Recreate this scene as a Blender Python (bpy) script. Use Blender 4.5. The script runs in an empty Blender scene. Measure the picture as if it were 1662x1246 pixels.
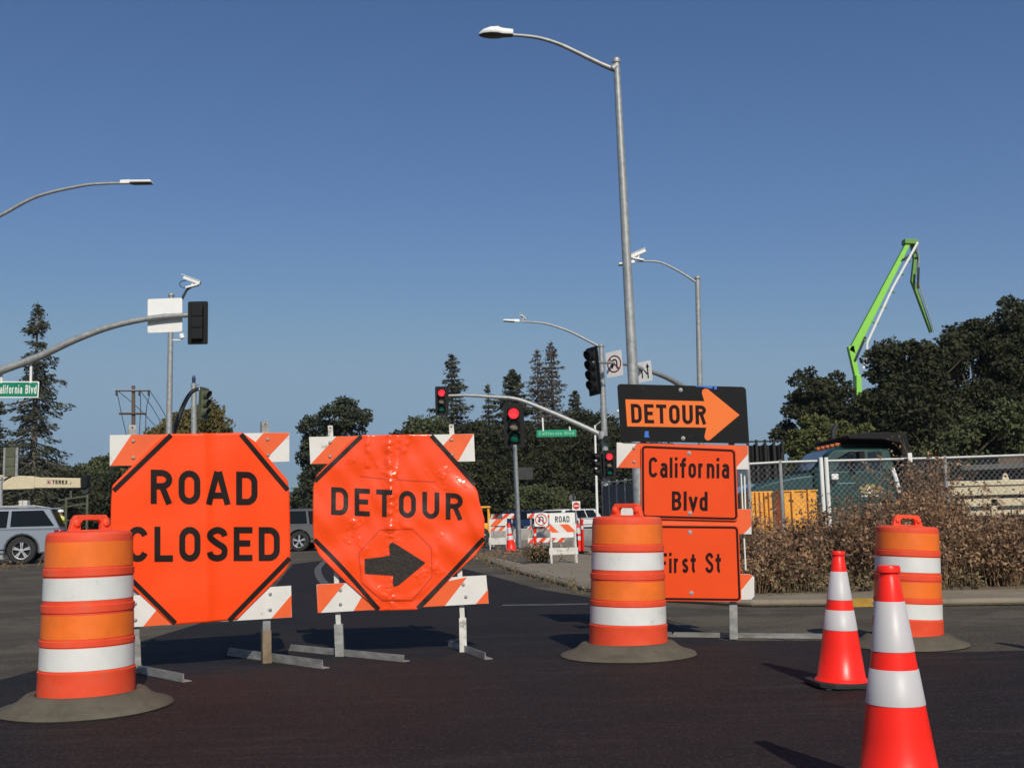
import bpy, bmesh, math, random
import numpy as np
from mathutils import Vector, Matrix
R_ = math.radians
random.seed(7); rng = np.random.default_rng(11)
sc = bpy.context.scene
# ---------------------------------------------------------------- camera
F = 1780.0; EYE = 0.94; PITCH = math.atan(215 / F); ROLL = R_(1.5)
Fv = Vector((0, math.cos(PITCH), math.sin(PITCH)))
U0 = Vector((0, -math.sin(PITCH), math.cos(PITCH))); X0 = Vector((1, 0, 0))
Rv = X0 * math.cos(ROLL) - U0 * math.sin(ROLL)
Uv = U0 * math.cos(ROLL) + X0 * math.sin(ROLL)
CAM = Vector((0, 0, EYE))
cd = bpy.data.cameras.new('camera'); cam = bpy.data.objects.new('camera', cd); sc.collection.objects.link(cam)
cd.sensor_width = 36; cd.lens = 36 * F / 1662; cd.clip_start = 0.1; cd.clip_end = 9000
cam.matrix_world = Matrix(((Rv.x, Uv.x, -Fv.x, 0), (Rv.y, Uv.y, -Fv.y, 0), (Rv.z, Uv.z, -Fv.z, EYE), (0, 0, 0, 1)))
sc.camera = cam
# ---------------------------------------------------------------- sky, sun, exposure
SUN_EL, SUN_AZ = 37.0, 166.0          # compass bearing of the sun seen from the scene (0 = +Y, clockwise)
w = bpy.data.worlds.new('World'); sc.world = w; w.use_nodes = True
nt = w.node_tree; bg = nt.nodes['Background']
sky = nt.nodes.new('ShaderNodeTexSky'); sky.sky_type = 'NISHITA'; sky.sun_disc = False
sky.sun_elevation = R_(SUN_EL); sky.sun_rotation = R_(SUN_AZ); sky.altitude = 50; sky.air_density = 1.0; sky.dust_density = 1.0; sky.ozone_density = 3.0
sp_ = nt.nodes.new('ShaderNodeSeparateColor'); cb_ = nt.nodes.new('ShaderNodeCombineColor'); nt.links.new(sky.outputs[0], sp_.inputs[0])
for k, (g_, a_, c_) in enumerate(((1.22, 0.563, 2.60), (1.08, 0.68, 3.95), (1.0, 0.90, 5.4))):      # evens out the sky's own gradient and hue; same law in every direction
    n1 = nt.nodes.new('ShaderNodeMath'); n1.operation = 'POWER'; n1.inputs[1].default_value = g_; n2 = nt.nodes.new('ShaderNodeMath'); n2.operation = 'MULTIPLY'; n2.inputs[1].default_value = a_
    n0 = nt.nodes.new('ShaderNodeMath'); n0.operation = 'SMOOTH_MIN'; n0.inputs[1].default_value = c_; n0.inputs[2].default_value = 0.25 * c_
    nt.links.new(sp_.outputs[k], n1.inputs[0]); nt.links.new(n1.outputs[0], n2.inputs[0]); nt.links.new(n2.outputs[0], n0.inputs[0]); nt.links.new(n0.outputs[0], cb_.inputs[k])
nt.links.new(cb_.outputs[0], bg.inputs[0]); bg.inputs[1].default_value = 0.1
sl = bpy.data.lights.new('sun', 'SUN'); sl.energy = 4.1; sl.angle = R_(0.5); sl.color = (1, 0.925, 0.82)
so = bpy.data.objects.new('sun', sl); sc.collection.objects.link(so)
sd = Vector((math.sin(R_(SUN_AZ)) * math.cos(R_(SUN_EL)), math.cos(R_(SUN_AZ)) * math.cos(R_(SUN_EL)), math.sin(R_(SUN_EL))))
so.rotation_euler = sd.to_track_quat('Z', 'Y').to_euler(); so.location = sd * 60
sc.view_settings.view_transform = 'Standard'; sc.view_settings.look = 'None'
sc.view_settings.exposure = -0.1; sc.view_settings.gamma = 1
# ---------------------------------------------------------------- picture point -> place in the world
def ray(px, py): return Fv + Rv * ((px - 831) / F) - Uv * ((py - 623) / F)
def P(px, py, Y): d = ray(px, py); return CAM + d * (Y / d.y)
def G(px, py, z=0.0): d = ray(px, py); return CAM + d * ((z - EYE) / d.z)
# ---------------------------------------------------------------- mesh helpers
class MB:
    def __init__(s): s.v = []; s.f = []; s.m = []
    def add(s, vs, fs, mi=0):
        o = len(s.v); s.v += [tuple(v) for v in vs]; s.f += [tuple(i + o for i in f) for f in fs]; s.m += [mi] * len(fs); return s
    def box(s, c, d, rot=None, mi=0):
        c = Vector(c); h = Vector(d) / 2; vs = []
        for x in (-1, 1):
            for y in (-1, 1):
                for z in (-1, 1):
                    p = Vector((x * h.x, y * h.y, z * h.z)); p = rot @ p if rot else p; vs.append(c + p)
        return s.add(vs, [(0, 1, 3, 2), (4, 6, 7, 5), (0, 4, 5, 1), (2, 3, 7, 6), (0, 2, 6, 4), (1, 5, 7, 3)], mi)
    def tube(s, pts, rs, n=10, cap=True, mi=0):
        pts = [Vector(p) for p in pts]
        if not hasattr(rs, '__len__'): rs = [rs] * len(pts)
        rings = []; up = None
        for i, p in enumerate(pts):
            t = (pts[min(i + 1, len(pts) - 1)] - pts[max(i - 1, 0)]).normalized()
            if up is None: up = Vector((0, 0, 1)) if abs(t.z) < 0.9 else Vector((1, 0, 0))
            a = t.cross(up).normalized(); b = a.cross(t).normalized(); up = b
            rings.append([p + (a * math.cos(2 * math.pi * k / n) + b * math.sin(2 * math.pi * k / n)) * rs[i] for k in range(n)])
        return s.loft(rings, cap, mi)
    def loft(s, rings, cap=True, mi=0):
        n = len(rings[0]); vs = [v for r in rings for v in r]; fs = []
        for i in range(len(rings) - 1):
            for k in range(n):
                a = i * n + k; b = i * n + (k + 1) % n; fs.append((a, b, b + n, a + n))
        if cap: fs.append(tuple(range(n - 1, -1, -1))); fs.append(tuple((len(rings) - 1) * n + k for k in range(n)))
        return s.add(vs, fs, mi)
    def lathe(s, prof, n=40, c=(0, 0, 0), mi=0, cap=True, axis='z', wob=0):
        rings = []
        for r, z in prof:
            ring = []
            for k in range(n):
                a = 2 * math.pi * k / n; rr = r * (1 + wob * math.sin(3 * a + 1) + wob * 0.5 * math.sin(7 * a))
                p = (rr * math.cos(a), rr * math.sin(a), z) if axis == 'z' else (rr * math.cos(a), z, rr * math.sin(a))
                ring.append(Vector(c) + Vector(p))
            rings.append(ring)
        return s.loft(rings, cap, mi)
    def prism(s, poly, y0, y1, mi=0):      # poly of (x,z), extruded along y
        n = len(poly); vs = [(x, y0, z) for x, z in poly] + [(x, y1, z) for x, z in poly]
        fs = [tuple(range(n)), tuple(range(2 * n - 1, n - 1, -1))] + [(k, k + n, (k + 1) % n + n, (k + 1) % n) for k in range(n)]
        return s.add(vs, fs, mi)
    def slab(s, poly, z0, z1, mi=0):       # poly of (x,y), extruded along z
        n = len(poly); vs = [(x, y, z0) for x, y in poly] + [(x, y, z1) for x, y in poly]
        fs = [tuple(range(n - 1, -1, -1)), tuple(range(n, 2 * n))] + [(k, (k + 1) % n, (k + 1) % n + n, k + n) for k in range(n)]
        return s.add(vs, fs, mi)
    def build(s, name, mats, parent=None, smooth=35, loc=None, bevel=0, fix=True):
        me = bpy.data.meshes.new(name); me.from_pydata([tuple(v) for v in s.v], [], s.f); 
        mats = mats if isinstance(mats, (list, tuple)) else [mats]
        for m in mats: me.materials.append(m)
        if len(mats) > 1: me.polygons.foreach_set('material_index', s.m)
        if fix:
            bm = bmesh.new(); bm.from_mesh(me); bmesh.ops.recalc_face_normals(bm, faces=bm.faces); bm.to_mesh(me); bm.free()
        if smooth:
            me.polygons.foreach_set('use_smooth', [True] * len(me.polygons)); me.set_sharp_from_angle(angle=R_(smooth))
        me.update(); o = bpy.data.objects.new(name, me); sc.collection.objects.link(o)
        if parent: o.parent = parent
        if loc is not None: o.location = loc
        if bevel:
            b = o.modifiers.new('bevel', 'BEVEL'); b.width = bevel; b.segments = 2; b.limit_method = 'ANGLE'; b.angle_limit = R_(35)
        return o
def tag(o, label=None, cat=None, group=None, kind=None):
    if label: o['label'] = label
    if cat: o['category'] = cat
    if group: o['group'] = group
    if kind: o['kind'] = kind
    return o
def empty(name, loc, rz=0.0, label=None, cat=None, group=None):
    o = bpy.data.objects.new(name, None); sc.collection.objects.link(o); o.location = loc; o.rotation_euler = (0, 0, rz); o.empty_display_size = 0.2
    return tag(o, label, cat, group)
def copy_tree(o, parent=None):
    c = o.copy(); sc.collection.objects.link(c); c.parent = parent
    for ch in [x for x in bpy.data.objects if x.parent == o]: copy_tree(ch, c)
    return c
def clip(poly, a, b, c):                   # keep a*x+b*z>=c
    out = []
    for i in range(len(poly)):
        p, q = poly[i], poly[(i + 1) % len(poly)]; dp = a * p[0] + b * p[1] - c; dq = a * q[0] + b * q[1] - c
        if dp >= 0: out.append(p)
        if dp * dq < 0: t = dp / (dp - dq); out.append((p[0] + (q[0] - p[0]) * t, p[1] + (q[1] - p[1]) * t))
    return out
# ---------------------------------------------------------------- materials
def mat(name, col, rough=0.6, metal=0.0, var=0.0, vscale=6.0, col2=None, bump=0.0, bscale=30.0, coat=0.0, emit=None, es=0, spec=0.5, stretch=None, alpha=None, trans=0, detail=6, dirt=None, dscale=3.0, dlo=0.55, dhi=0.75):
    m = bpy.data.materials.new(name); m.use_nodes = True; t = m.node_tree; b = t.nodes['Principled BSDF']
    b.inputs['Roughness'].default_value = rough; b.inputs['Metallic'].default_value = metal; b.inputs['Base Color'].default_value = (*col, 1)
    b.inputs['Specular IOR Level'].default_value = spec; b.inputs['Coat Weight'].default_value = coat; b.inputs['Coat Roughness'].default_value = 0.12
    b.inputs['Transmission Weight'].default_value = trans
    if emit: b.inputs['Emission Color'].default_value = (*emit, 1); b.inputs['Emission Strength'].default_value = es
    if var or bump or dirt:
        tc = t.nodes.new('ShaderNodeTexCoord'); mp = t.nodes.new('ShaderNodeMapping'); t.links.new(tc.outputs['Object'], mp.inputs[0])
        if stretch: mp.inputs['Scale'].default_value = stretch
        oi = t.nodes.new('ShaderNodeObjectInfo'); ml = t.nodes.new('ShaderNodeMath'); ml.operation = 'MULTIPLY'; ml.inputs[1].default_value = 37; t.links.new(oi.outputs['Random'], ml.inputs[0]); t.links.new(ml.outputs[0], mp.inputs['Location'])
    if var:
        n = t.nodes.new('ShaderNodeTexNoise'); n.inputs['Scale'].default_value = vscale; n.inputs['Detail'].default_value = detail; n.inputs['Roughness'].default_value = 0.65
        t.links.new(mp.outputs[0], n.inputs[0]); r = t.nodes.new('ShaderNodeValToRGB'); t.links.new(n.outputs[0], r.inputs[0])
        c2 = col2 or tuple(c * (1 - var) for c in col); c1 = col if col2 else tuple(min(1, c * (1 + var)) for c in col)
        r.color_ramp.elements[0].position = 0.3; r.color_ramp.elements[1].position = 0.7
        r.color_ramp.elements[0].color = (*c2, 1); r.color_ramp.elements[1].color = (*c1, 1)
        t.links.new(r.outputs[0], b.inputs['Base Color'])
        rr = t.nodes.new('ShaderNodeMapRange'); rr.inputs['To Min'].default_value = max(0, rough - 0.1); rr.inputs['To Max'].default_value = min(1, rough + 0.1)
        t.links.new(n.outputs[0], rr.inputs[0]); t.links.new(rr.outputs[0], b.inputs['Roughness'])
    if dirt:
        n2 = t.nodes.new('ShaderNodeTexNoise'); n2.inputs['Scale'].default_value = dscale; n2.inputs['Detail'].default_value = 9; n2.inputs['Roughness'].default_value = 0.7
        t.links.new(mp.outputs[0], n2.inputs[0]); r2 = t.nodes.new('ShaderNodeMapRange'); r2.inputs['From Min'].default_value = dlo; r2.inputs['From Max'].default_value = dhi; r2.inputs['To Max'].default_value = dirt[3] if len(dirt) > 3 else 0.8
        t.links.new(n2.outputs[0], r2.inputs[0]); mx = t.nodes.new('ShaderNodeMix'); mx.data_type = 'RGBA'
        src = b.inputs['Base Color'].links[0].from_socket if b.inputs['Base Color'].links else None
        if src: t.links.new(src, mx.inputs[6])
        else: mx.inputs[6].default_value = (*col, 1)
        mx.inputs[7].default_value = (*dirt[:3], 1); t.links.new(r2.outputs[0], mx.inputs[0]); t.links.new(mx.outputs[2], b.inputs['Base Color'])
    if bump:
        n = t.nodes.new('ShaderNodeTexNoise'); n.inputs['Scale'].default_value = bscale; n.inputs['Detail'].default_value = 5
        t.links.new(mp.outputs[0], n.inputs[0]); bp = t.nodes.new('ShaderNodeBump'); bp.inputs['Strength'].default_value = bump; bp.inputs['Distance'].default_value = 0.02
        t.links.new(n.outputs[0], bp.inputs['Height']); t.links.new(bp.outputs[0], b.inputs['Normal']); m['bump'] = 1
    return m
M = {}
M['asphalt'] = mat('asphalt', (0.105, 0.088, 0.064), 0.9, var=1, col2=(0.062, 0.052, 0.038), vscale=0.5, bump=0.5, bscale=60, spec=0.2, dirt=(0.16, 0.135, 0.10, 0.75), dscale=0.3, dlo=0.45, dhi=0.68, stretch=(0.6, 1.2, 1))
M['new_asphalt'] = mat('new_asphalt', (0.0135, 0.0100, 0.0090), 0.8, var=1, col2=(0.0085, 0.0064, 0.0060), vscale=1.3, bump=0.6, bscale=90, spec=0.3, dirt=(0.046, 0.038, 0.032, 0.6), dscale=1.6, dlo=0.54, dhi=0.8, stretch=(0.35, 1.8, 1))
def paving(m, tones, grit, streak, cracks):
    t = m.node_tree; b = t.nodes['Principled BSDF']; src = b.inputs['Base Color'].links[0].from_socket; tc = t.nodes.new('ShaderNodeTexCoord')
    def mapn(scale, rot=0): mp = t.nodes.new('ShaderNodeMapping'); mp.inputs['Scale'].default_value = scale; mp.inputs['Rotation'].default_value = (0, 0, rot); t.links.new(tc.outputs['Object'], mp.inputs[0]); return mp.outputs[0]
    def over(src, fac, col):
        mx = t.nodes.new('ShaderNodeMix'); mx.data_type = 'RGBA'; t.links.new(fac, mx.inputs[0]); t.links.new(src, mx.inputs[6]); mx.inputs[7].default_value = (*col, 1); return mx.outputs[2]
    def noise(vec, sc_, det=4, lo=0.5, hi=0.7, amt=1.0):
        n = t.nodes.new('ShaderNodeTexNoise'); n.inputs['Scale'].default_value = sc_; n.inputs['Detail'].default_value = det; n.inputs['Roughness'].default_value = 0.7; t.links.new(vec, n.inputs[0])
        r = t.nodes.new('ShaderNodeMapRange'); r.inputs['From Min'].default_value = lo; r.inputs['From Max'].default_value = hi; r.inputs['To Max'].default_value = amt; t.links.new(n.outputs[0], r.inputs[0]); return r.outputs[0]
    def mul(a, c): m_ = t.nodes.new('ShaderNodeMath'); m_.operation = 'MULTIPLY'; t.links.new(a, m_.inputs[0]); t.links.new(c, m_.inputs[1]); return m_.outputs[0]
    src = over(src, noise(mapn((1, 1, 1)), 0.5, 5, 0.44, 0.54, 0.85), tones[0]); src = over(src, noise(mapn((1, 1, 1), 0.6), 0.8, 6, 0.49, 0.57, 0.85), tones[1])
    for rot, sc_ in ((0.45, (0.3, 3.5, 1)), (-0.6, (0.4, 9, 1)), (1.1, (0.35, 7, 1))): src = over(src, mul(noise(mapn(sc_, rot), 1.5, 6, 0.53, 0.66, 0.7), noise(mapn((1, 1, 1), rot), 0.9, 3, 0.47, 0.56, 0.7)), streak)
    src = over(src, noise(mapn((1, 1, 1)), 70, 2, 0.54, 0.64, 0.7), grit); src = over(src, noise(mapn((1, 1, 1), 1), 55, 2, 0.52, 0.62, 0.6), tuple(c * 0.35 for c in tones[0]))
    vd = t.nodes.new('ShaderNodeTexNoise'); vd.inputs['Scale'].default_value = 1.4; vd.inputs['Detail'].default_value = 6; t.links.new(tc.outputs['Object'], vd.inputs[0]); ad = t.nodes.new('ShaderNodeVectorMath'); ad.operation = 'MULTIPLY_ADD'; ad.inputs[1].default_value = (0.7, 0.7, 0); t.links.new(vd.outputs['Color'], ad.inputs[0]); t.links.new(tc.outputs['Object'], ad.inputs[2])
    vo = t.nodes.new('ShaderNodeTexVoronoi'); vo.feature = 'DISTANCE_TO_EDGE'; vo.voronoi_dimensions = '2D'; vo.inputs['Scale'].default_value = cracks[0]; t.links.new(ad.outputs[0], vo.inputs[0]); r = t.nodes.new('ShaderNodeMapRange'); r.inputs['From Min'].default_value = 0; r.inputs['From Max'].default_value = cracks[1]; r.inputs['To Min'].default_value = cracks[2]; r.inputs['To Max'].default_value = 0; t.links.new(vo.outputs['Distance'], r.inputs[0])
    src = over(src, mul(r.outputs[0], noise(mapn((1, 1, 1), 2), 0.35, 2, 0.46, 0.56, 1)), (0.01, 0.009, 0.008)); t.links.new(src, b.inputs['Base Color'])
paving(M['asphalt'], ((0.060, 0.050, 0.038), (0.125, 0.104, 0.076)), (0.20, 0.17, 0.13), (0.16, 0.135, 0.10), (0.35, 0.008, 0.8))
paving(M['new_asphalt'], ((0.0068, 0.0056, 0.0054), (0.017, 0.0088, 0.0078)), (0.062, 0.046, 0.038), (0.046, 0.035, 0.030), (0.22, 0.004, 0.5))
M['dirt'] = mat('dirt', (0.13, 0.10, 0.07), 0.95, var=1, col2=(0.07, 0.055, 0.04), vscale=1.2, bump=0.8, bscale=9)
M['concrete'] = mat('concrete', (0.27, 0.225, 0.16), 0.9, var=1, col2=(0.20, 0.165, 0.12), vscale=1.6, bump=0.3, bscale=40, dirt=(0.07, 0.06, 0.05, 0.6), dscale=2.0)
M['barrier'] = mat('barrier_concrete', (0.62, 0.56, 0.46), 0.9, var=0.18, vscale=3, bump=0.3, bscale=30, dirt=(0.2, 0.17, 0.13, 0.6), dscale=1.5)
M['line'] = mat('worn_line_paint', (0.14, 0.135, 0.13), 0.8, var=1, col2=(0.05, 0.05, 0.05), vscale=5)
M['kerb_yellow'] = mat('kerb_yellow_paint', (0.42, 0.24, 0.035), 0.85, var=0.35, vscale=8)
M['scuff'] = mat('tyre_scuff', (0.05, 0.047, 0.047), 0.8, var=1, col2=(0.022, 0.02, 0.02), vscale=9, stretch=(1, 0.3, 1))
M['galv'] = mat('galvanised_steel', (0.42, 0.43, 0.42), 0.5, 0.35, var=1, col2=(0.26, 0.27, 0.265), vscale=9, detail=3, bump=0.06, bscale=30)
M['galv_bar'] = mat('weathered_steel', (0.42, 0.42, 0.40), 0.5, 0.35, var=1, col2=(0.20, 0.195, 0.18), vscale=7, stretch=(1, 1, 3), dirt=(0.2, 0.12, 0.06, 0.6), dscale=6, dlo=0.58)
M['rust_post'] = mat('rusty_socket', (0.30, 0.24, 0.16), 0.6, 0.3, var=1, col2=(0.18, 0.12, 0.07), vscale=14)
M['dark_steel'] = mat('dark_steel', (0.035, 0.036, 0.036), 0.6, 0.2, var=0.3)
M['olive'] = mat('olive_paint', (0.085, 0.095, 0.055), 0.6, var=0.25, vscale=5)
M['black'] = mat('black_plastic', (0.008, 0.0085, 0.0085), 0.6, var=0.2, spec=0.22)
M['rubber'] = mat('black_rubber', (0.018, 0.018, 0.018), 0.8, var=0.3, vscale=20, bump=0.15, dirt=(0.12, 0.1, 0.075, 0.6), dscale=9)
M['dusty'] = mat('dusty_rubber', (0.13, 0.115, 0.085), 0.95, var=1, col2=(0.085, 0.075, 0.055), vscale=5, bump=0.25, bscale=18, spec=0.2, dirt=(0.04, 0.037, 0.03, 0.6), dscale=4)
M['drum'] = mat('drum_plastic', (0.86, 0.098, 0.038), 0.55, spec=0.3, var=1, col2=(0.72, 0.066, 0.024), vscale=5, bump=0.05, bscale=12, dirt=(0.33, 0.16, 0.10, 0.55), dscale=5, dlo=0.56, dhi=0.78)
M['band_orange'] = mat('reflective_orange', (0.86, 0.17, 0.018), 0.4, var=0.08, vscale=9, dirt=(0.55, 0.16, 0.04, 0.5), dscale=5)
M['band_white'] = mat('reflective_white', (0.70, 0.70, 0.66), 0.45, var=0.06, vscale=6, dirt=(0.42, 0.38, 0.33, 0.55), dscale=7, dlo=0.57)
M['cone'] = mat('cone_vinyl', (1.0, 0.022, 0.010), 0.36, spec=0.35, var=0.04, vscale=4, bump=0.03, bscale=25, dirt=(0.7, 0.06, 0.03, 0.5), dscale=9, dlo=0.6)
M['vinyl'] = mat('sign_vinyl', (1.0, 0.070, 0.006), 0.42, var=0.04, vscale=3, bump=0.12, bscale=7, spec=0.3)
M['vinyl_gloss'] = mat('glossy_sign_vinyl', (1.0, 0.075, 0.008), 0.30, var=0.05, vscale=3, bump=0.12, bscale=10, coat=0.9, detail=3, spec=0.3)
M['vinyl_gloss'].node_tree.nodes['Principled BSDF'].inputs['Coat Roughness'].default_value = 0.16
def crumple(m, strength, cx=-0.065):
    t = m.node_tree; b = t.nodes['Principled BSDF']; prev = b.inputs['Normal'].links[0].from_socket if b.inputs['Normal'].links else None; tc = t.nodes.new('ShaderNodeTexCoord')
    sx = t.nodes.new('ShaderNodeSeparateXYZ'); t.links.new(tc.outputs['Object'], sx.inputs[0])
    def mt(op, a, c=None, v=None):
        n = t.nodes.new('ShaderNodeMath'); n.operation = op; t.links.new(a, n.inputs[0])
        if c is not None: t.links.new(c, n.inputs[1])
        elif v is not None: n.inputs[1].default_value = v
        return n.outputs[0]
    band = mt('SUBTRACT', mt('MULTIPLY', mt('ABSOLUTE', mt('SUBTRACT', sx.outputs[0], v=cx)), v=-14), v=-1.0); n1 = t.nodes.new('ShaderNodeTexNoise'); n1.inputs['Scale'].default_value = 4.5; n1.inputs['Detail'].default_value = 3; t.links.new(tc.outputs['Object'], n1.inputs[0])
    spots_ = t.nodes.new('ShaderNodeMapRange'); spots_.inputs['From Min'].default_value = 0.60; spots_.inputs['From Max'].default_value = 0.73; t.links.new(n1.outputs[0], spots_.inputs[0])
    mk = mt('MINIMUM', mt('ADD', mt('MULTIPLY', mt('MAXIMUM', band, v=0.0), v=0.7), spots_.outputs[0]), v=1.0)
    n2 = t.nodes.new('ShaderNodeTexNoise'); n2.inputs['Scale'].default_value = 34; n2.inputs['Detail'].default_value = 2; n2.inputs['Distortion'].default_value = 0.6; t.links.new(tc.outputs['Object'], n2.inputs[0])
    bp = t.nodes.new('ShaderNodeBump'); bp.inputs['Distance'].default_value = strength; t.links.new(mt('MULTIPLY', n2.outputs[0], mk), bp.inputs['Height']); bp.inputs['Strength'].default_value = 1.0
    if prev: t.links.new(prev, bp.inputs['Normal'])
    t.links.new(bp.outputs[0], b.inputs['Normal']); t.links.new(bp.outputs[0], b.inputs['Coat Normal'])
crumple(M['vinyl_gloss'], 0.014)
M['sign_black'] = mat('sign_black_film', (0.012, 0.007, 0.006), 0.6, var=0.3, vscale=9, bump=0.1, bscale=9, spec=0.2)
M['sign_black_gloss'] = mat('glossy_black_film', (0.022, 0.014, 0.011), 0.42, var=0.4, vscale=12, bump=0.25, bscale=14, coat=0.1, spec=0.3)
M['arrow_mat'] = mat('ribbed_arrow_film', (0.040, 0.031, 0.024), 0.6, var=1, col2=(0.02, 0.015, 0.012), vscale=30, bump=0.3, bscale=60, spec=0.3)
M['panel'] = mat('sheet_sign_orange', (0.84, 0.075, 0.009), 0.55, spec=0.25, var=0.04, vscale=4, bump=0.02, bscale=6)
M['panel_arrow'] = mat('sheet_sign_arrow_orange', (0.88, 0.19, 0.035), 0.55, spec=0.25, var=0.05, vscale=4)
M['panel_ink'] = mat('sheet_sign_ink', (0.018, 0.003, 0.003), 0.6, var=0.2, spec=0.2)
M['panel_black'] = mat('sheet_sign_black', (0.007, 0.007, 0.007), 0.55, spec=0.2, var=0.3, vscale=6, dirt=(0.09, 0.09, 0.085, 0.6), dscale=10, dlo=0.62, dhi=0.8)
M['board_white'] = mat('board_white', (0.70, 0.68, 0.63), 0.55, var=0.06, vscale=5, dirt=(0.22, 0.19, 0.16, 0.8), dscale=9, dlo=0.6, dhi=0.72)
M['board_orange'] = mat('board_orange', (0.82, 0.115, 0.022), 0.5, var=0.07, vscale=6, dirt=(0.70, 0.62, 0.55, 0.7), dscale=13, dlo=0.66, dhi=0.72)
M['blue_tape'] = mat('blue_tape', (0.04, 0.16, 0.62), 0.6, var=0.1)
M['white_paint'] = mat('white_paint', (0.80, 0.80, 0.77), 0.5, var=0.06, vscale=3)
M['old_white'] = mat('old_white_paint', (0.62, 0.60, 0.55), 0.8, var=0.15, vscale=9, dirt=(0.2, 0.17, 0.13, 0.8), dscale=14, dlo=0.52, dhi=0.65)
M['cream'] = mat('cream_paint', (0.62, 0.54, 0.36), 0.5, var=0.08, vscale=3, dirt=(0.3, 0.24, 0.15, 0.6), dscale=5)
M['green_sign'] = mat('green_sign_sheet', (0.0, 0.20, 0.11), 0.45, var=0.1)
M['green_sign_far'] = mat('faded_green_sheet', (0.0, 0.26, 0.14), 0.45, var=0.1)
M['green_text'] = mat('reflective_letters', (0.75, 0.78, 0.72), 0.45)
M['green_text_dim'] = mat('dim_letters', (0.20, 0.55, 0.30), 0.45)
M['red'] = mat('sign_red', (0.55, 0.02, 0.02), 0.5, var=0.1)
M['dark_red'] = mat('sign_dark_red', (0.22, 0.015, 0.02), 0.5, var=0.1)
M['lamp_red'] = mat('lit_red_lens', (0.9, 0.02, 0.02), 0.3, emit=(1.0, 0.03, 0.045), es=1.5)
M['lens_amber'] = mat('unlit_amber_lens', (0.23, 0.19, 0.14), 0.25, var=0.2, vscale=40)
M['lens_green'] = mat('unlit_green_lens', (0.0, 0.11, 0.06), 0.25, var=0.2, vscale=40)
M['lens_dark'] = mat('unlit_dark_lens', (0.05, 0.05, 0.05), 0.25)
M['silver_car'] = mat('silver_blue_paint', (0.25, 0.28, 0.32), 0.35, 0.5, coat=0.4)
M['grey_car'] = mat('grey_brown_paint', (0.11, 0.11, 0.112), 0.4, 0.3, coat=0.3)
M['white_car'] = mat('white_car_paint', (0.75, 0.75, 0.75), 0.35, coat=0.5)
M['navy_car'] = mat('navy_paint', (0.012, 0.025, 0.07), 0.35, coat=0.5)
M['green_truck'] = mat('dark_green_paint', (0.010, 0.045, 0.040), 0.4, 0.0, coat=0.15, spec=0.4, var=0.12)
M['glass'] = mat('tinted_glass', (0.006, 0.008, 0.010), 0.1, spec=0.3)
M['cab_glass'] = mat('cab_glass', (0.012, 0.016, 0.022), 0.12, spec=0.5)
M['hood_paint'] = mat('polished_green_paint', (0.02, 0.06, 0.055), 0.22, 0.3, coat=1.0, spec=0.8)
M['chrome'] = mat('chrome', (0.75, 0.76, 0.78), 0.18, 0.95)
M['rim'] = mat('alloy_rim', (0.62, 0.63, 0.65), 0.35, 0.7)
M['yellow'] = mat('machine_yellow', (0.85, 0.38, 0.03), 0.5, var=0.1, dirt=(0.4, 0.2, 0.05, 0.5), dscale=4)
M['lime'] = mat('lime_paint', (0.24, 0.62, 0.06), 0.45, var=0.06)
M['lime_dark'] = mat('shaded_green_paint', (0.12, 0.28, 0.04), 0.5, var=0.1)  # darker copy of the lime paint; shade is put into its colour
M['bark'] = mat('bark', (0.10, 0.075, 0.055), 0.95, var=0.3, vscale=8, bump=0.5)
M['bark_grey'] = mat('grey_bark', (0.16, 0.14, 0.12), 0.95, var=0.3, vscale=8, bump=0.5)
M['wood'] = mat('weathered_wood', (0.12, 0.085, 0.06), 0.9, var=0.3, vscale=8, stretch=(1, 1, 0.1))
M['fabric'] = mat('dark_mesh_fabric', (0.028, 0.027, 0.025), 0.95, var=0.3, vscale=6, bump=0.4, bscale=4)
M['fabric_grey'] = mat('grey_mesh_fabric', (0.10, 0.10, 0.095), 0.95, var=0.3, vscale=5, stretch=(3, 3, 0.4))
M['skin'] = mat('skin', (0.40, 0.22, 0.15), 0.6)
M['vest'] = mat('safety_vest', (0.62, 0.66, 0.16), 0.8, var=0.1)
M['trousers'] = mat('work_trousers', (0.035, 0.045, 0.08), 0.9, var=0.2)
M['taillight'] = mat('tail_light_lens', (0.22, 0.01, 0.015), 0.2, coat=0.5)
M['amber_lens'] = mat('amber_marker_lens', (0.5, 0.12, 0.03), 0.3)
M['wire'] = mat('power_cable', (0.03, 0.03, 0.035), 0.7)
M['hill'] = mat('far_hill_wood', (0.030, 0.040, 0.030), 1.0, var=0.5, vscale=0.05)
def leafmat(name, c1, c2, scale=0.8, c3=None):
    m = mat(name, c1, 0.7, var=1, col2=c2, vscale=scale, spec=0.25); return m
M['leaf_dark'] = leafmat('dark_leaves', (0.047, 0.051, 0.020), (0.020, 0.024, 0.011))
M['leaf_oak'] = leafmat('oak_leaves', (0.075, 0.085, 0.040), (0.026, 0.034, 0.024))
M['leaf_olive'] = leafmat('olive_brown_leaves', (0.135, 0.105, 0.03), (0.085, 0.075, 0.024))
M['leaf_lime'] = leafmat('yellow_green_leaves', (0.12, 0.125, 0.035), (0.055, 0.068, 0.022))
M['leaf_green'] = leafmat('mid_green_leaves', (0.092, 0.105, 0.040), (0.042, 0.052, 0.024))
M['needle'] = leafmat('conifer_needles', (0.080, 0.082, 0.044), (0.028, 0.034, 0.026))
M['needle_dry'] = leafmat('dry_conifer_needles', (0.11, 0.085, 0.062), (0.05, 0.045, 0.035))
M['weed_a'] = leafmat('dry_weed_stems', (0.46, 0.29, 0.17), (0.21, 0.125, 0.07), 2.5)
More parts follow.
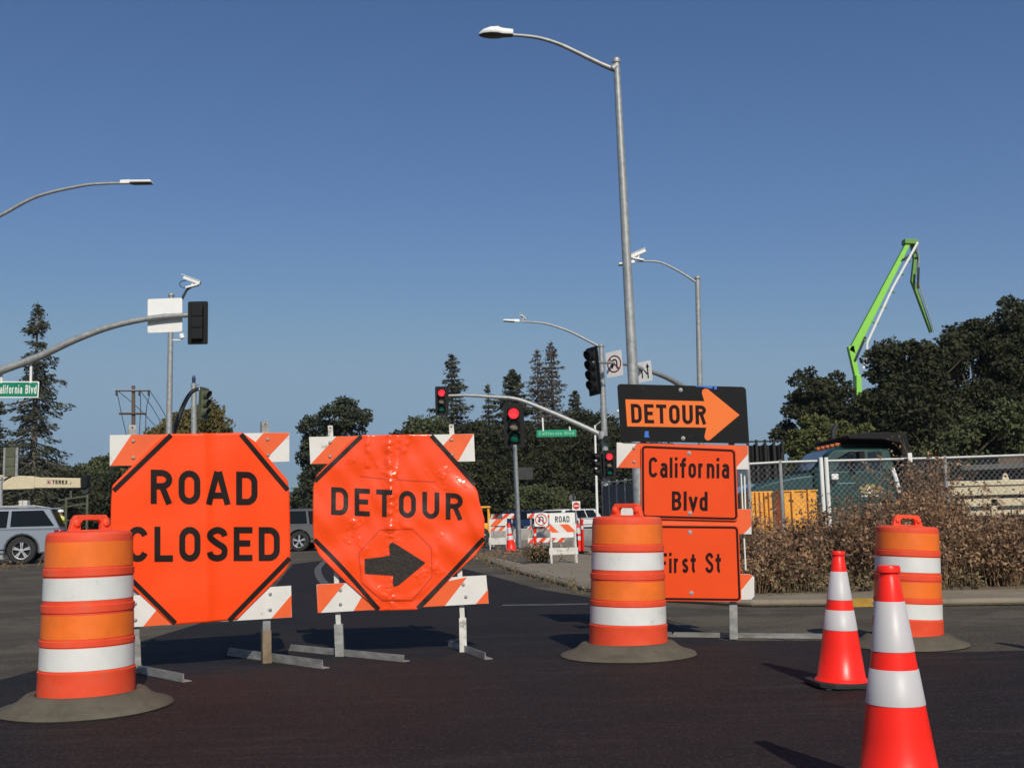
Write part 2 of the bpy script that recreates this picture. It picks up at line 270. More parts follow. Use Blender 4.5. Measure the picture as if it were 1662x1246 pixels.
M['weed_b'] = leafmat('dry_weed_leaves', (0.42, 0.25, 0.14), (0.17, 0.095, 0.052), 3)
M['weed_d'] = leafmat('dark_dry_leaves', (0.17, 0.105, 0.07), (0.07, 0.045, 0.034), 3)
M['weed_c'] = leafmat('dry_grass', (0.26, 0.20, 0.11), (0.13, 0.10, 0.055), 2)
M['litter'] = mat('white_litter', (0.8, 0.8, 0.8), 0.7)
# wrinkle streaks for the clear film and honeycomb for the cone collars
def honeycomb(base):
    m = base.copy(); m.name = 'cone_collar_sheeting'; t = m.node_tree; b = t.nodes['Principled BSDF']; b.inputs['Base Color'].default_value = (0.62, 0.60, 0.62, 1)
    for l in list(t.links):
        if l.to_socket == b.inputs['Base Color']: t.links.remove(l)
    tc = t.nodes.new('ShaderNodeTexCoord'); vo = t.nodes.new('ShaderNodeTexVoronoi'); vo.feature = 'DISTANCE_TO_EDGE'; vo.voronoi_dimensions = '2D'; vo.inputs['Scale'].default_value = 1; vo.inputs['Randomness'].default_value = 0.0
    gr = t.nodes.new('ShaderNodeTexGradient'); gr.gradient_type = 'RADIAL'; t.links.new(tc.outputs['Object'], gr.inputs[0]); sx = t.nodes.new('ShaderNodeSeparateXYZ'); t.links.new(tc.outputs['Object'], sx.inputs[0])
    m1 = t.nodes.new('ShaderNodeMath'); m1.operation = 'MULTIPLY'; m1.inputs[1].default_value = 74; t.links.new(gr.outputs['Fac'], m1.inputs[0]); m2 = t.nodes.new('ShaderNodeMath'); m2.operation = 'MULTIPLY'; m2.inputs[1].default_value = 150; t.links.new(sx.outputs[2], m2.inputs[0])
    a1 = t.nodes.new('ShaderNodeMath'); t.links.new(m1.outputs[0], a1.inputs[0]); t.links.new(m2.outputs[0], a1.inputs[1]); a2 = t.nodes.new('ShaderNodeMath'); a2.operation = 'SUBTRACT'; t.links.new(m1.outputs[0], a2.inputs[0]); t.links.new(m2.outputs[0], a2.inputs[1])
    cb = t.nodes.new('ShaderNodeCombineXYZ'); t.links.new(a1.outputs[0], cb.inputs[0]); t.links.new(a2.outputs[0], cb.inputs[1]); t.links.new(cb.outputs[0], vo.inputs[0]); r = t.nodes.new('ShaderNodeValToRGB'); t.links.new(vo.outputs['Distance'], r.inputs[0])
    r.color_ramp.elements[0].position = 0.03; r.color_ramp.elements[1].position = 0.12
    r.color_ramp.elements[0].color = (0.72, 0.69, 0.68, 1); r.color_ramp.elements[1].color = (0.45, 0.43, 0.43, 1); t.links.new(r.outputs[0], b.inputs['Base Color']); return m
M['collar'] = honeycomb(M['band_white'])
# ---------------------------------------------------------------- road lettering drawn as strokes of one width
def arc(cx, cy, rx, ry, a0, a1, n=10): return [(cx + rx * math.cos(R_(a0 + (a1 - a0) * i / n)), cy + ry * math.sin(R_(a0 + (a1 - a0) * i / n))) for i in range(n + 1)]
def cr(pts, n=6):
    p = [pts[0]] + list(pts) + [pts[-1]]; o = []
    for i in range(1, len(p) - 2):
        for k in range(n):
            t = k / n; o.append(tuple(0.5 * (2 * p[i][j] + (p[i + 1][j] - p[i - 1][j]) * t + (2 * p[i - 1][j] - 5 * p[i][j] + 4 * p[i + 1][j] - p[i + 2][j]) * t * t + (3 * p[i][j] - p[i - 1][j] - 3 * p[i + 1][j] + p[i + 2][j]) * t ** 3) for j in (0, 1)))
    o.append(pts[-1]); return o
def glyph(c, W, T):
    h = T / 2; L = h; Rr = W - h; Tp = 1 - h; B = h; mx = W / 2; q = min((W - T) / 2, 0.3)
    ring = arc(mx, Tp - q * 1.1, q, q * 1.1, 0, 180) + arc(mx, B + q * 1.1, q, q * 1.1, 180, 360) + [(mx + q, Tp - q * 1.1)]
    X = 0.73; Xt = X - h; qs = (W * 0.84 - T) / 2; ms = L + qs; Rs = L + 2 * qs
    bowl = arc(ms, Xt - qs, qs, qs * 1.0, 0, 180) + arc(ms, B + qs, qs, qs, 180, 360) + [(Rs, Xt - qs)]
    D = {
     'O': (W, [ring]), 'D': (W, [[(L + q, Tp), (L, Tp), (L, B), (L + q * 0.9, B)] + arc(Rr - q, B + q * 1.1, q, q * 1.1, -90, 0) + arc(Rr - q, Tp - q * 1.1, q, q * 1.1, 0, 90) + [(L + q * 0.9, Tp), (L + q * 0.5, Tp)]]),
     'C': (W, [arc(mx, Tp - q * 1.1, q, q * 1.1, 20, 180) + arc(mx, B + q * 1.1, q, q * 1.1, 180, 340)]),
     'A': (W * 1.08, [[(L - h * 0.3, 0), (W * 0.54 - h * 0.28, 0.985)], [(W * 0.54 + h * 0.28, 0.985), (W * 1.08 - L + h * 0.3, 0)], [(L + W * 0.14, 0.27), (W * 1.08 - L - W * 0.14, 0.27)]]),
     'R': (W, [[(L, 0), (L, Tp), (Rr - q, Tp)] + arc(Rr - q, Tp - q * 0.87, q, q * 0.87, 90, -90) + [(L + h, Tp - q * 1.74)], [(mx * 1.05, Tp - q * 1.74), (Rr, 0)]]),
     'B': (W, [[(L + h, B), (L, B), (L, Tp), (Rr - q, Tp)] + arc(Rr - q, Tp - 0.2, q * 0.9, 0.2, 90, -90) + [(L + h, Tp - 0.4)], [(L + h, Tp - 0.4), (Rr - q, Tp - 0.4)] + arc(Rr - q, (Tp - 0.4 + B) / 2, q, (Tp - 0.4 - B) / 2, 90, -90) + [(L, B)]]),
     'L': (W * 0.88, [[(L, 1), (L, B), (W * 0.88, B)]]), 'E': (W * 0.9, [[(W * 0.9, Tp), (L, Tp), (L, B), (W * 0.9, B)], [(L + h, 0.52), (W * 0.8, 0.52)]]),
     'F': (W * 0.88, [[(W * 0.88, Tp), (L, Tp), (L, 0)], [(L + h, 0.5), (W * 0.76, 0.5)]]), 'T': (W * 0.95, [[(0, Tp), (W * 0.95, Tp)], [(W * 0.475, Tp - h), (W * 0.475, 0)]]),
     'U': (W, [[(L, 1), (L, B + q * 1.1)] + arc(mx, B + q * 1.1, q, q * 1.1, 180, 360) + [(Rr, 1)]]),
     'X': (W, [[(L, 0), (Rr, 1)], [(L, 1), (Rr, 0)]]),
     'S': (W, [cr([(Rr, 0.74), (Rr - 0.05, Tp - 0.06), (mx, Tp), (L + 0.04, Tp - 0.09), (L + 0.02, 0.70), (mx - 0.02, 0.54), (Rr - 0.03, 0.40), (Rr, 0.25), (Rr - 0.06, B + 0.05), (mx, B), (L + 0.05, B + 0.06), (L, 0.27)])]),
     'l': (T * 1.05, [[(L, 1), (L, 0)]]), 'i': (T * 1.05, [[(L, X), (L, 0)], [(L, 1.02), (L, 0.86)]]),
     'n': (Rs + h, [[(L, X), (L, 0)], [(L, Xt - qs * 1.2)] + arc(ms, Xt - qs, qs, qs, 150, 0) + [(Rs, 0)]]),
     'r': (qs * 1.5 + T, [[(L, X), (L, 0)], [(L, Xt - qs * 1.2)] + arc(ms, Xt - qs, qs, qs, 150, 75)]),
     'o': (Rs + h, [bowl]), 'a': (Rs + h, [arc(ms, Xt - qs * 0.8, qs, qs * 0.8, 155, 0) + [(Rs, 0)], [(Rs, 0.42), (ms, 0.43)] + arc(ms, 0.255, qs * 0.98, 0.18, 100, 270) + [(Rs, B + 0.06)]]),
     'd': (Rs + h, [[(Rs, 1), (Rs, 0)], [(Rs, Xt - qs)] + arc(ms, Xt - qs, qs, qs, 20, 180) + arc(ms, B + qs, qs, qs, 180, 340)]),
     'f': (T * 2.3, [cr([(T * 2.2, Tp), (T * 1.4, Tp - 0.02), (T * 1.1, Tp - 0.16), (T * 1.1, 0.5)]) + [(T * 1.1, 0)], [(0, X - h), (T * 2.2, X - h)]]),
     't': (T * 2.3, [[(T * 1.1, 0.93), (T * 1.1, 0.2)] + arc(T * 1.1 + 0.14, 0.21, 0.14, 0.21 - h, 180, 260), [(0, X - h), (T * 2.2, X - h)]]),
     'v': (W * 0.86, [[(L - h * 0.4, X), (W * 0.43, h * 0.7), (W * 0.86 - L + h * 0.4, X)]]),
     's': (Rs + h * 0.8, [cr([(Rs - 0.01, 0.57), (ms + 0.04, Xt), (L + 0.04, Xt - 0.07), (L + 0.04, 0.47), (ms, 0.37), (Rs - 0.03, 0.28), (Rs - 0.03, 0.16), (ms, B), (L, 0.18)])]),
     '.': (T * 1.2, [[(L, 0.45), (L, 0.2)]]), ' ': (W * 0.6, [])}
    return D[c]
def strokes(text, W=0.6, T=0.17, gap=0.16):
    out = []; x = 0
    for c in text:
        w_, ls = glyph(c, W, T); out += [([(px + x, py) for px, py in l], T) for l in ls]; x += w_ + gap
    return out, x - gap
def ribbon(pts, T, seg=0.12):
    p = [Vector((a, b)) for a, b in pts]; q = [p[0]]
    for a, b in zip(p, p[1:]):
        d = (b - a).length
        if d < 1e-5: continue
        k = max(1, int(d / seg))
        for i in range(1, k + 1): q.append(a.lerp(b, i / k))
    closed = (q[0] - q[-1]).length < 1e-4; L = []; Rr = []; n = len(q)
    for i in range(n):
        a = (q[i] - q[i - 1]) if i else ((q[-1] - q[-2]) if closed else None)
        b = (q[i + 1] - q[i]) if i < n - 1 else ((q[1] - q[0]) if closed else None)
        a = a or b; b = b or a; a = a.normalized(); b = b.normalized(); na = Vector((-a.y, a.x)); nb = Vector((-b.y, b.x)); m = na + nb
        m = m / max(0.25, m.length_squared / 2) if m.length > 1e-4 else na
        if m.length > 2.6: m = m.normalized() * 2.6
        L.append(q[i] + m * T / 2); Rr.append(q[i] - m * T / 2)
    return L, Rr
def write_text(mb, text, quad, place, W=0.6, T=0.17, gap=0.16, mi=0, seg=0.12):
    """quad = TL,TR,BR,BL in the sign's own picture corners; place(px,py,k) -> local point."""
    st, tot = strokes(text, W, T, gap); TL, TR, BR, BL = [Vector(q) for q in quad]
    def mp(v, k): u = v.x / tot; t = v.y; p = (BL.lerp(BR, u)).lerp(TL.lerp(TR, u), t); return place(p.x, p.y, k)
    for k, (pts, T_) in enumerate(st):
        L, Rr = ribbon(pts, T_, seg); n = len(L); vs = []
        for a, b in zip(L, Rr):
            for j in range(4): vs.append(mp(a.lerp(b, j / 3), k % 4))
        mb.add(vs, [(4 * i + j, 4 * i + j + 1, 4 * i + j + 5, 4 * i + j + 4) for i in range(n - 1) for j in range(3)], mi)
def stroke_px(mb, pts, T, place, mi=0, seg=6, k=0):
    L, Rr = ribbon(pts, T, seg); vs = []
    for a, b in zip(L, Rr):
        for j in range(3): c = a.lerp(b, j / 2); vs.append(place(c.x, c.y, k))
    mb.add(vs, [(3 * i + j, 3 * i + j + 1, 3 * i + j + 4, 3 * i + j + 3) for i in range(len(L) - 1) for j in range(2)], mi)
def fill_px(mb, poly, place, mi=0, k=0, grid=0):
    """fill a polygon, cut into horizontal strips so it follows a curved panel"""
    if not grid: mb.add([place(x, y, k) for x, y in poly], [tuple(range(len(poly)))], mi); return
    y0 = min(p[1] for p in poly); y1 = max(p[1] for p in poly); n = max(1, int((y1 - y0) / grid))
    for i in range(n):
        a = y0 + (y1 - y0) * i / n; b = y0 + (y1 - y0) * (i + 1) / n
        def span(y):
            xs = []
            for j in range(len(poly)):
                p, q = poly[j], poly[(j + 1) % len(poly)]
                if (p[1] - y) * (q[1] - y) <= 0 and p[1] != q[1]: xs.append(p[0] + (q[0] - p[0]) * (y - p[1]) / (q[1] - p[1]))
            return (min(xs), max(xs)) if xs else (0, 0)
        e = 1e-3; s0 = span(a + e); s1 = span(b - e); m = max(1, int((s0[1] - s0[0]) / grid)); vs = []
        for j in range(m + 1): vs += [place(s0[0] + (s0[1] - s0[0]) * j / m, a, k), place(s1[0] + (s1[1] - s1[0]) * j / m, b, k)]
        mb.add(vs, [(2 * j, 2 * j + 2, 2 * j + 3, 2 * j + 1) for j in range(m)], mi)
class Plane:
    """upright plane with its own axes; L turns a picture point into a local point on it"""
    def __init__(s, o, yaw): s.o = o; s.yaw = yaw; s.n = Vector((math.sin(yaw), -math.cos(yaw), 0)); s.x = Vector((math.cos(yaw), math.sin(yaw), 0))
    def L(s, px, py, off=0.0):
        d = ray(px, py); t = (s.o - CAM).dot(s.n) / d.dot(s.n); p = CAM + d * t - s.o; return Vector((p.dot(s.x), -off, p.z))
    def xz(s, px, py): v = s.L(px, py); return (v.x, v.z)
# ================================================================ SETTING
def ground_poly(name, pts, z, m, **kw):
    mb = MB(); mb.add([(x, y, z) for x, y in pts], [tuple(range(len(pts)))]); o = mb.build(name, m, smooth=0); tag(o, kind='structure', **kw); return o
gb = MB(); gb.add([(-1900, -60, -0.05), (1900, -60, -0.05), (1900, 1700, -0.05), (-1900, 1700, -0.05)], [(0, 1, 2, 3)]); tag(gb.build('ground', M['dirt'], smooth=0), kind='structure')
ground_poly('road', [(-60, -20), (40, -20), (40, 12), (9, 12.6), (6, 13), (3, 14), (2, 18), (2, 40), (6, 110), (-30, 110), (-34, 40), (-60, 36)], 0.0, M['asphalt'])
def g2(px, py): v = G(px, py); return (v.x, v.y)
ground_poly('new_asphalt_patch', [(-7, 0), (8, 0), (8.5, 7.9), g2(1662, 1056), g2(1500, 1060), g2(1335, 1040), g2(1180, 1040), g2(1080, 1012), g2(990, 975), g2(870, 955), g2(790, 932), g2(720, 915), g2(560, 905), g2(475, 915), g2(440, 960), g2(330, 1010), g2(200, 1050), g2(-60, 1120), (-7, 4)], 0.004, M['new_asphalt'])
def strip(name, cl, wd, z, m):
    mb = MB(); pts = [Vector((x, y)) for x, y in cl]; L, Rr = ribbon([(p.x, p.y) for p in pts], wd, 0.5)
    mb.add([(a.x, a.y, z) for a in L] + [(a.x, a.y, z) for a in Rr], [(i, i + 1, len(L) + i + 1, len(L) + i) for i in range(len(L) - 1)]); tag(mb.build(name, m, smooth=0), kind='structure')
strip('lane_line', cr([g2(560, 968), g2(530, 950), g2(517, 932), g2(520, 918), g2(545, 903), g2(620, 893)], 5), 0.13, 0.008, M['line'])
strip('crosswalk_line', [g2(815, 983), g2(955, 981)], 0.18, 0.008, M['line'])
# pavement corner with kerb
kerb = [(26, 9.6), (9, 9.75)] + [tuple(g2(1662, 982))] + [tuple(g2(1540, 984))] + [tuple(g2(1400, 984)), tuple(g2(1220, 985)), tuple(g2(1080, 977)), tuple(g2(1010, 970)), tuple(g2(958, 961)), tuple(g2(925, 954)), tuple(g2(879, 941)), tuple(g2(831, 928)), tuple(g2(805, 918)), tuple(g2(786, 909)), tuple(g2(775, 902))]
KH = 0.07
inner = [(x + (0.0 if i < 6 else 0.12), y + (0.13 if i < 8 else 0.02)) for i, (x, y) in enumerate(kerb)]
mb = MB(); mb.slab(kerb + [(kerb[-1][0] + 0.3, kerb[-1][1] + 1)] + [(inner[-1][0] + 0.3, inner[-1][1] + 0.9)] + inner[::-1], 0.0, KH)
tag(mb.build('kerb', M['concrete'], bevel=0.03), kind='structure')
pav = inner + [(0.2, 44), (6, 60), (30, 60), (26, 12)]
tag(MB().slab(pav, 0.0, KH - 0.004).build('pavement', M['concrete'], smooth=0), kind='structure')
ym = MB(); a, b = G(1368, 985), G(1425, 984); 
ym.box(((a.x + b.x) / 2, (a.y + b.y) / 2 + 0.062, 0.037), (b.x - a.x, 0.12, 0.073)); tag(ym.build('kerb_paint', M['kerb_yellow']), kind='structure')
# bare earth strip carrying the weeds behind the pavement
soil = [(2.9, 12.1), (3.6, 11.75), (5, 11.5), (7, 11.4), (26, 11.4), (30, 60), (7, 58), (4.0, 33), (3.0, 20), (2.7, 14)]
tag(MB().slab(soil, 0.02, KH + 0.02).build('earth_strip', M['dirt'], smooth=0), kind='structure')
ep = [g2(772, 903), g2(800, 893), g2(862, 891), g2(885, 905), g2(868, 918), g2(838, 922), g2(806, 913)]; tag(MB().slab([(x + 0.15, y + 0.1) for x, y in ep], 0.01, KH + 0.004).build('earth_patch', M['dirt'], smooth=0), kind='structure')
# distant hill
def hill(name, Y, x0, x1, prof, m):
    mb = MB(); n = 90; rings = []
    vs = []; fs = []
    for j in range(9):
        t = j / 8
        for i in range(n + 1):
            u = i / n; x = x0 + (x1 - x0) * u; h = prof(u) * math.sin(t * math.pi / 2) ** 0.8
            vs.append((x, Y + t * Y * 0.25, h * (1 + 0.04 * math.sin(i * 1.7 + j)) - 1))
    for j in range(8):
        for i in range(n): a = j * (n + 1) + i; fs.append((a, a + 1, a + n + 2, a + n + 1))
    mb.add(vs, fs); return tag(mb.build(name, m), kind='structure')
hill('hills', 1300, -1500, 1500, lambda u: 59 + 11 * math.sin(u * 9 + 1) + 4.5 * math.sin(u * 31) + 1.5 * math.sin(u * 97) + 0.8 * math.sin(u * 310), M['hill'])
# ================================================================ FOLIAGE
def raw_mesh(name, V, Fq, mats, parent=None, mi=None, loc=None):
    me = bpy.data.meshes.new(name); k = Fq.shape[1]
    me.vertices.add(len(V)); me.vertices.foreach_set('co', V.astype(np.float32).ravel())
    me.loops.add(Fq.size); me.loops.foreach_set('vertex_index', Fq.astype(np.int32).ravel())
    me.polygons.add(len(Fq)); me.polygons.foreach_set('loop_start', np.arange(0, Fq.size, k, dtype=np.int32)); me.polygons.foreach_set('loop_total', np.full(len(Fq), k, dtype=np.int32))
    for m in (mats if isinstance(mats, list) else [mats]): me.materials.append(m)
    if mi is not None: me.polygons.foreach_set('material_index', mi.astype(np.int32))
    me.update(calc_edges=True); o = bpy.data.objects.new(name, me); sc.collection.objects.link(o)
    if parent: o.parent = parent
    if loc is not None: o.location = loc
    return o
def leaf_quads(C, size, aspect=0.55, up=0.0, D=None):
    n = len(C); size = np.broadcast_to(size, (n,)) * rng.uniform(0.6, 1.3, n)
    a = rng.normal(size=(n, 3)); 
    if D is not None: a = D + a * 0.35
    a /= np.linalg.norm(a, axis=1)[:, None]; b = np.cross(a, rng.normal(size=(n, 3)) + [0, 0, up]); b /= np.linalg.norm(b, axis=1)[:, None] + 1e-9
    a = a * size[:, None] / 2; b = b * size[:, None] * aspect / 2
    V = np.stack([C - a, C + b, C + a, C - b], 1).reshape(-1, 3); return V, np.arange(4 * n).reshape(n, 4)
def broad_tree(px, py_g, Y, top, wpx, label, m, name='broadleaf_tree', cat='tree', group=None, leaf=0.16, dens=1.0, blobs=None, gz=0.0, trunk_h=0.25, clump=0.15, bark='bark', asym=0):
    """px = trunk column, top = picture row of the crown's top, wpx = crown width in picture pixels"""
    base = P(px, 850, Y); base.z = gz; s = F / Y; H = P(px, top, Y).z - gz; Wd = wpx / s
    root = empty(name, base, 0, label, cat, group)
    z0 = H * trunk_h
    if blobs is None: blobs = [((asym * Wd * 0.2, 0, z0 + (H - z0) * 0.52), (Wd * 0.5, Wd * 0.45, (H - z0) * 0.5))]
    vol = [b[1][0] * b[1][1] * b[1][2] for b in blobs]; tot = sum(vol) ** (2 / 3); Vs = []; centers = []
    for (c, r), v in zip(blobs, vol):
        k = max(9, int(80 * dens * v / sum(vol)) + 10); rc = clump * (r[0] + r[2])
        d = rng.normal(size=(k, 3)); d /= np.linalg.norm(d, axis=1)[:, None]; rad = rng.uniform(0.35, 1.0, k) ** 0.5
        cc = np.array(c) + d * np.array(r) * (rad * rng.uniform(0.78, 0.98, k))[:, None]; rcs = rc * rng.uniform(0.7, 1.5, k)
        for q, rr in zip(cc, rcs):
            centers.append(q); nl = int(dens * 7.5 * rr * rr * 4 / (leaf * leaf)); nl = max(30, min(nl, 1500))
            e = rng.normal(size=(nl, 3)); e /= np.linalg.norm(e, axis=1)[:, None]; rad2 = rng.uniform(0.1, 1.0, nl) ** 0.4
            lump = 1 + 0.25 * np.sin(e[:, 0] * 5 + q[0]) * np.cos(e[:, 2] * 6 + q[2])
            Vs.append(q + e * (rr * rad2 * lump)[:, None] * [1, 1, 0.75])
    C = np.concatenate(Vs); C = C[C[:, 2] > 0.1]; V, Fq = leaf_quads(C, leaf)
    raw_mesh('crown', V, Fq, m, root)
    tb = MB(); r0 = max(0.12, H * 0.022); tb.tube([(0, 0, -0.1), (0.05, 0, H * 0.2), (-0.05, 0.05, H * 0.5), (0, 0, H * 0.78)], [r0 * 1.25, r0, r0 * 0.6, r0 * 0.15], 8)
    for q in centers[::max(1, len(centers) // 14)]:
        z = min(q[2] * 0.55, H * 0.6); tb.tube([(0, 0, z), (q[0] * 0.5, q[1] * 0.5, (z + q[2]) * 0.5 + 0.1), tuple(q)], [r0 * 0.4, r0 * 0.22, r0 * 0.06], 5)
    tb.build('trunk', M[bark], root); return root
def conifer(px, Y, top, wpx, label, m, name='conifer_tree', dens=1.0, droop=0.25, sparse_top=0.3, gz=0.0, z0f=0.12, group=None, lean=0, leaf=0.3, tiers=42, power=0.8):
    base = P(px, 850, Y); base.z = gz; s = F / Y; H = P(px, top, Y).z - gz; Wd = wpx / s * 1.35
    root = empty(name, base, 0, label, 'tree', group); tb = MB(); Cs = []; Ds = []
    tb.tube([(0, 0, -0.1), (0, 0, H * 0.5), (0, 0, H)], [H * 0.02, H * 0.012, H * 0.0015], 8)
    for t in range(tiers):
        f = t / (tiers - 1); z = H * (z0f + (0.985 - z0f) * f); Lm = Wd / 2 * ((1 - f) ** power * 0.95 + 0.035) * rng.uniform(0.6, 1.2)
        nb = int(rng.integers(5, 8)); a0 = rng.uniform(0, 6.28)
        for k in range(nb):
            if rng.random() < sparse_top * 0.5: continue
            a = a0 + 6.283 * k / nb + rng.uniform(-0.3, 0.3); Lb = Lm * rng.uniform(0.45, 1.12)
            d = np.array([math.cos(a), math.sin(a), 0]); dr = droop * (1 - f * 0.8) + rng.uniform(-0.1, 0.1)
            if f > 0.85: dr = -0.35
            p = [np.array([0, 0, z]) + d * Lb * u + np.array([0, 0, -dr * Lb * (u ** 1.3) + 0.12 * Lb * u * u * (dr > 0)]) for u in (0, 0.35, 0.7, 1)]
            tb.tube([tuple(q) for q in p], [0.02 + Lb * 0.018, 0.014 + Lb * 0.012, 0.010, 0.006], 4, cap=False)
            n = int(dens * (8 + Lb * 30)); u = rng.uniform(0.12, 1, n) ** 0.8; q = np.array([np.interp(u, [0, 0.35, 0.7, 1], [pp[j] for pp in p]) for j in range(3)]).T
            spread = (0.10 + 0.16 * Lb * (1 - u * 0.6))[:, None]; side = np.array([-d[1], d[0], 0])
            q = q + side * rng.normal(size=(n, 1)) * spread + np.array([0, 0, -1]) * np.abs(rng.normal(size=(n, 1))) * 0.11 * (1 + droop)
            Cs.append(q); Ds.append(np.tile(d * 0.8 + [0, 0, -0.4], (n, 1)) + side * rng.choice([-1, 1], (n, 1)) * 0.6)
    C = np.concatenate(Cs); V, Fq = leaf_quads(C, leaf, 0.32, D=np.concatenate(Ds)); raw_mesh('crown', V, Fq, m, root)
    tb.build('trunk', M['bark_grey'], root, fix=False); return root
#LEFT
conifer(52, 64, 489, 128, 'tall drooping conifer behind the left mast arm, its top thin and ragged', M['needle'], dens=1.05, droop=0.5, tiers=46, power=0.72, z0f=0.1, sparse_top=0.55)
conifer(-18, 66, 640, 150, 'dark conifer cut by the left edge of the photo behind the silver car', M['needle'], dens=1.3, droop=0.4, tiers=34)
gB = 'low trees behind the crane boom at left'
for i, (px, Y, top, wp, mm, lb) in enumerate([(100, 85, 768, 110, 'leaf_dark', 'low dark tree right behind the tip of the cream crane boom'), (165, 95, 748, 95, 'leaf_green', 'rounded green tree between the crane boom and the road closed sign'), (215, 88, 752, 80, 'leaf_dark', 'dark low tree whose edge meets the left side of the road closed sign'), (10, 80, 762, 120, 'leaf_dark', 'dark low tree above the roof of the silver car'), (60, 98, 756, 120, 'leaf_green', 'green low tree around the foot of the tall left conifer'), (135, 75, 790, 90, 'leaf_dark', 'bushy dark tree just left of the road closed sign, behind the metal rails')]):
    broad_tree(px, 860, Y, top, wp, lb, M[mm], leaf=0.3, dens=1.2, trunk_h=0.0, group=gB, clump=0.2)
broad_tree(318, 860, 62, 654, 138, 'round olive brown tree peeking over the road closed sign', M['leaf_olive'], leaf=0.2, trunk_h=0.05, dens=1.2)
broad_tree(262, 860, 60, 682, 74, 'small olive tree at the foot of the camera pole, over the road closed sign', M['leaf_olive'], leaf=0.2, trunk_h=0.05)
Yo = 52; s_ = F / Yo; 
def bl(px0, items, Y):
    o = []; s = F / Y
    for (x, y, rx, rz) in items:
        c = P(x, y, Y); b = P(px0, 850, Y); o.append(((c.x - b.x, rng.uniform(-0.4, 0.4), c.z), (rx / s, min(rx, rz) / s * 1.1, rz / s)))
    return o
broad_tree(535, 880, Yo, 636, 130, 'open crowned oak tree between the two octagonal signs', M['leaf_oak'], leaf=0.17, dens=1.0, clump=0.16, blobs=bl(535, [(545, 672, 42, 34), (512, 700, 34, 30), (585, 690, 30, 26), (500, 745, 22, 40), (530, 740, 40, 50), (496, 810, 30, 45), (540, 810, 50, 60)], Yo))
#CENTRE
conifer(738, 78, 572, 118, 'spiky conifer standing behind the signal with the bare mast arm tip', M['needle'], dens=1.0, droop=0.12, tiers=38, leaf=0.3, power=0.75)
conifer(797, 84, 622, 88, 'small narrow conifer between the two red signals', M['needle'], dens=0.9, tiers=26, leaf=0.3)
conifer(838, 80, 597, 92, 'bushy conifer right behind the nearer red signal', M['needle'], dens=2.2, tiers=34, sparse_top=0.1, power=0.5, leaf=0.34)
conifer(880, 82, 565, 84, 'thin brownish conifer, left one of the tall pair over the green street name sign', M['needle_dry'], dens=0.6, tiers=36, sparse_top=0.5, droop=0.1, power=0.6)
conifer(903, 83, 552, 84, 'tallest thin conifer, right one of the pair over the green street name sign', M['needle_dry'], dens=0.7, tiers=40, sparse_top=0.45, droop=0.1, power=0.6)
conifer(940, 84, 632, 105, 'short conifer left of the combined signal pole, below its lamp arm', M['needle'], dens=1.3, tiers=28, leaf=0.3)
gC = 'dark trees massed behind the traffic signals'
for px, Y, top, wp, mm, lb in [(700, 66, 676, 110, 'leaf_green', 'broad tree whose crown rises above the detour sign at its right corner'), (760, 70, 684, 110, 'leaf_dark', 'dark tree directly below the signal on the mast arm tip'), (805, 68, 700, 100, 'leaf_dark', 'dark tree behind the right edge of the octagonal detour sign'), (862, 70, 690, 110, 'leaf_dark', 'dark tree behind the pole carrying the nearer red signal'), (915, 72, 684, 110, 'leaf_dark', 'dark tree beneath the green street name sign'), (965, 72, 660, 90, 'leaf_dark', 'dark tree behind the combined signal and lamp pole'), (1010, 70, 690, 90, 'leaf_dark', 'dark tree behind the foot of the tall street lamp'), (1060, 74, 720, 110, 'leaf_dark', 'dark tree hidden mostly by the detour sign stack'), (660, 66, 700, 90, 'leaf_dark', 'dark tree behind the right half of the octagonal detour sign'), (880, 66, 790, 110, 'leaf_green', 'low greenish tree behind the no u turn barricade'), (950, 68, 800, 90, 'leaf_dark', 'low dark tree behind the do not enter sign'), (815, 70, 790, 90, 'leaf_dark', 'low dark tree behind the striped barricade nearest the detour sign')]:
    broad_tree(px, 860, Y, top, wp, lb, M[mm], leaf=0.22, dens=1.0, trunk_h=0.0, group=gC)
#RIGHT
gR = 'tall dark trees behind the fence at right'
YR = 42
broad_tree(1452, 830, 40, 530, 150, 'broad dark tree in front of the green boom, behind the dump truck', M['leaf_dark'], leaf=0.17, dens=1.25, trunk_h=0.0, group=gR, blobs=bl(1452, [(1478, 602, 66, 62), (1440, 665, 40, 56), (1440, 590, 34, 32), (1540, 590, 44, 48), (1500, 580, 36, 40), (1470, 690, 86, 80)], 40))
broad_tree(1600, 830, 43, 478, 170, 'tallest dark tree, cut by the right edge of the photo', M['leaf_dark'], leaf=0.17, dens=1.25, trunk_h=0.0, group=gR, blobs=bl(1600, [(1568, 552, 34, 44), (1640, 540, 46, 66), (1590, 560, 46, 56), (1560, 610, 50, 60), (1640, 620, 66, 80), (1600, 700, 90, 90)], 43))
broad_tree(1720, 830, 44, 480, 150, 'dark tree outside the right border, only its leaves in view', M['leaf_dark'], leaf=0.2, dens=0.9, trunk_h=0.0, group=gR)
broad_tree(1325, 830, 52, 594, 130, 'rounded dark tree left of the green boom', M['leaf_dark'], leaf=0.19, dens=1.1, trunk_h=0.0, group=gR, blobs=bl(1325, [(1312, 636, 38, 42), (1335, 660, 44, 44), (1350, 635, 34, 34), (1300, 690, 46, 44), (1366, 700, 42, 52), (1398, 668, 30, 34), (1280, 715, 24, 24)], 52))
broad_tree(1335, 830, 38, 664, 110, 'yellow green bushy tree behind the truck cab', M['leaf_lime'], leaf=0.15, dens=1.2, trunk_h=0.0, blobs=bl(1335, [(1345, 705, 44, 38), (1305, 730, 32, 34), (1395, 720, 34, 36), (1335, 760, 60, 40)], 38))
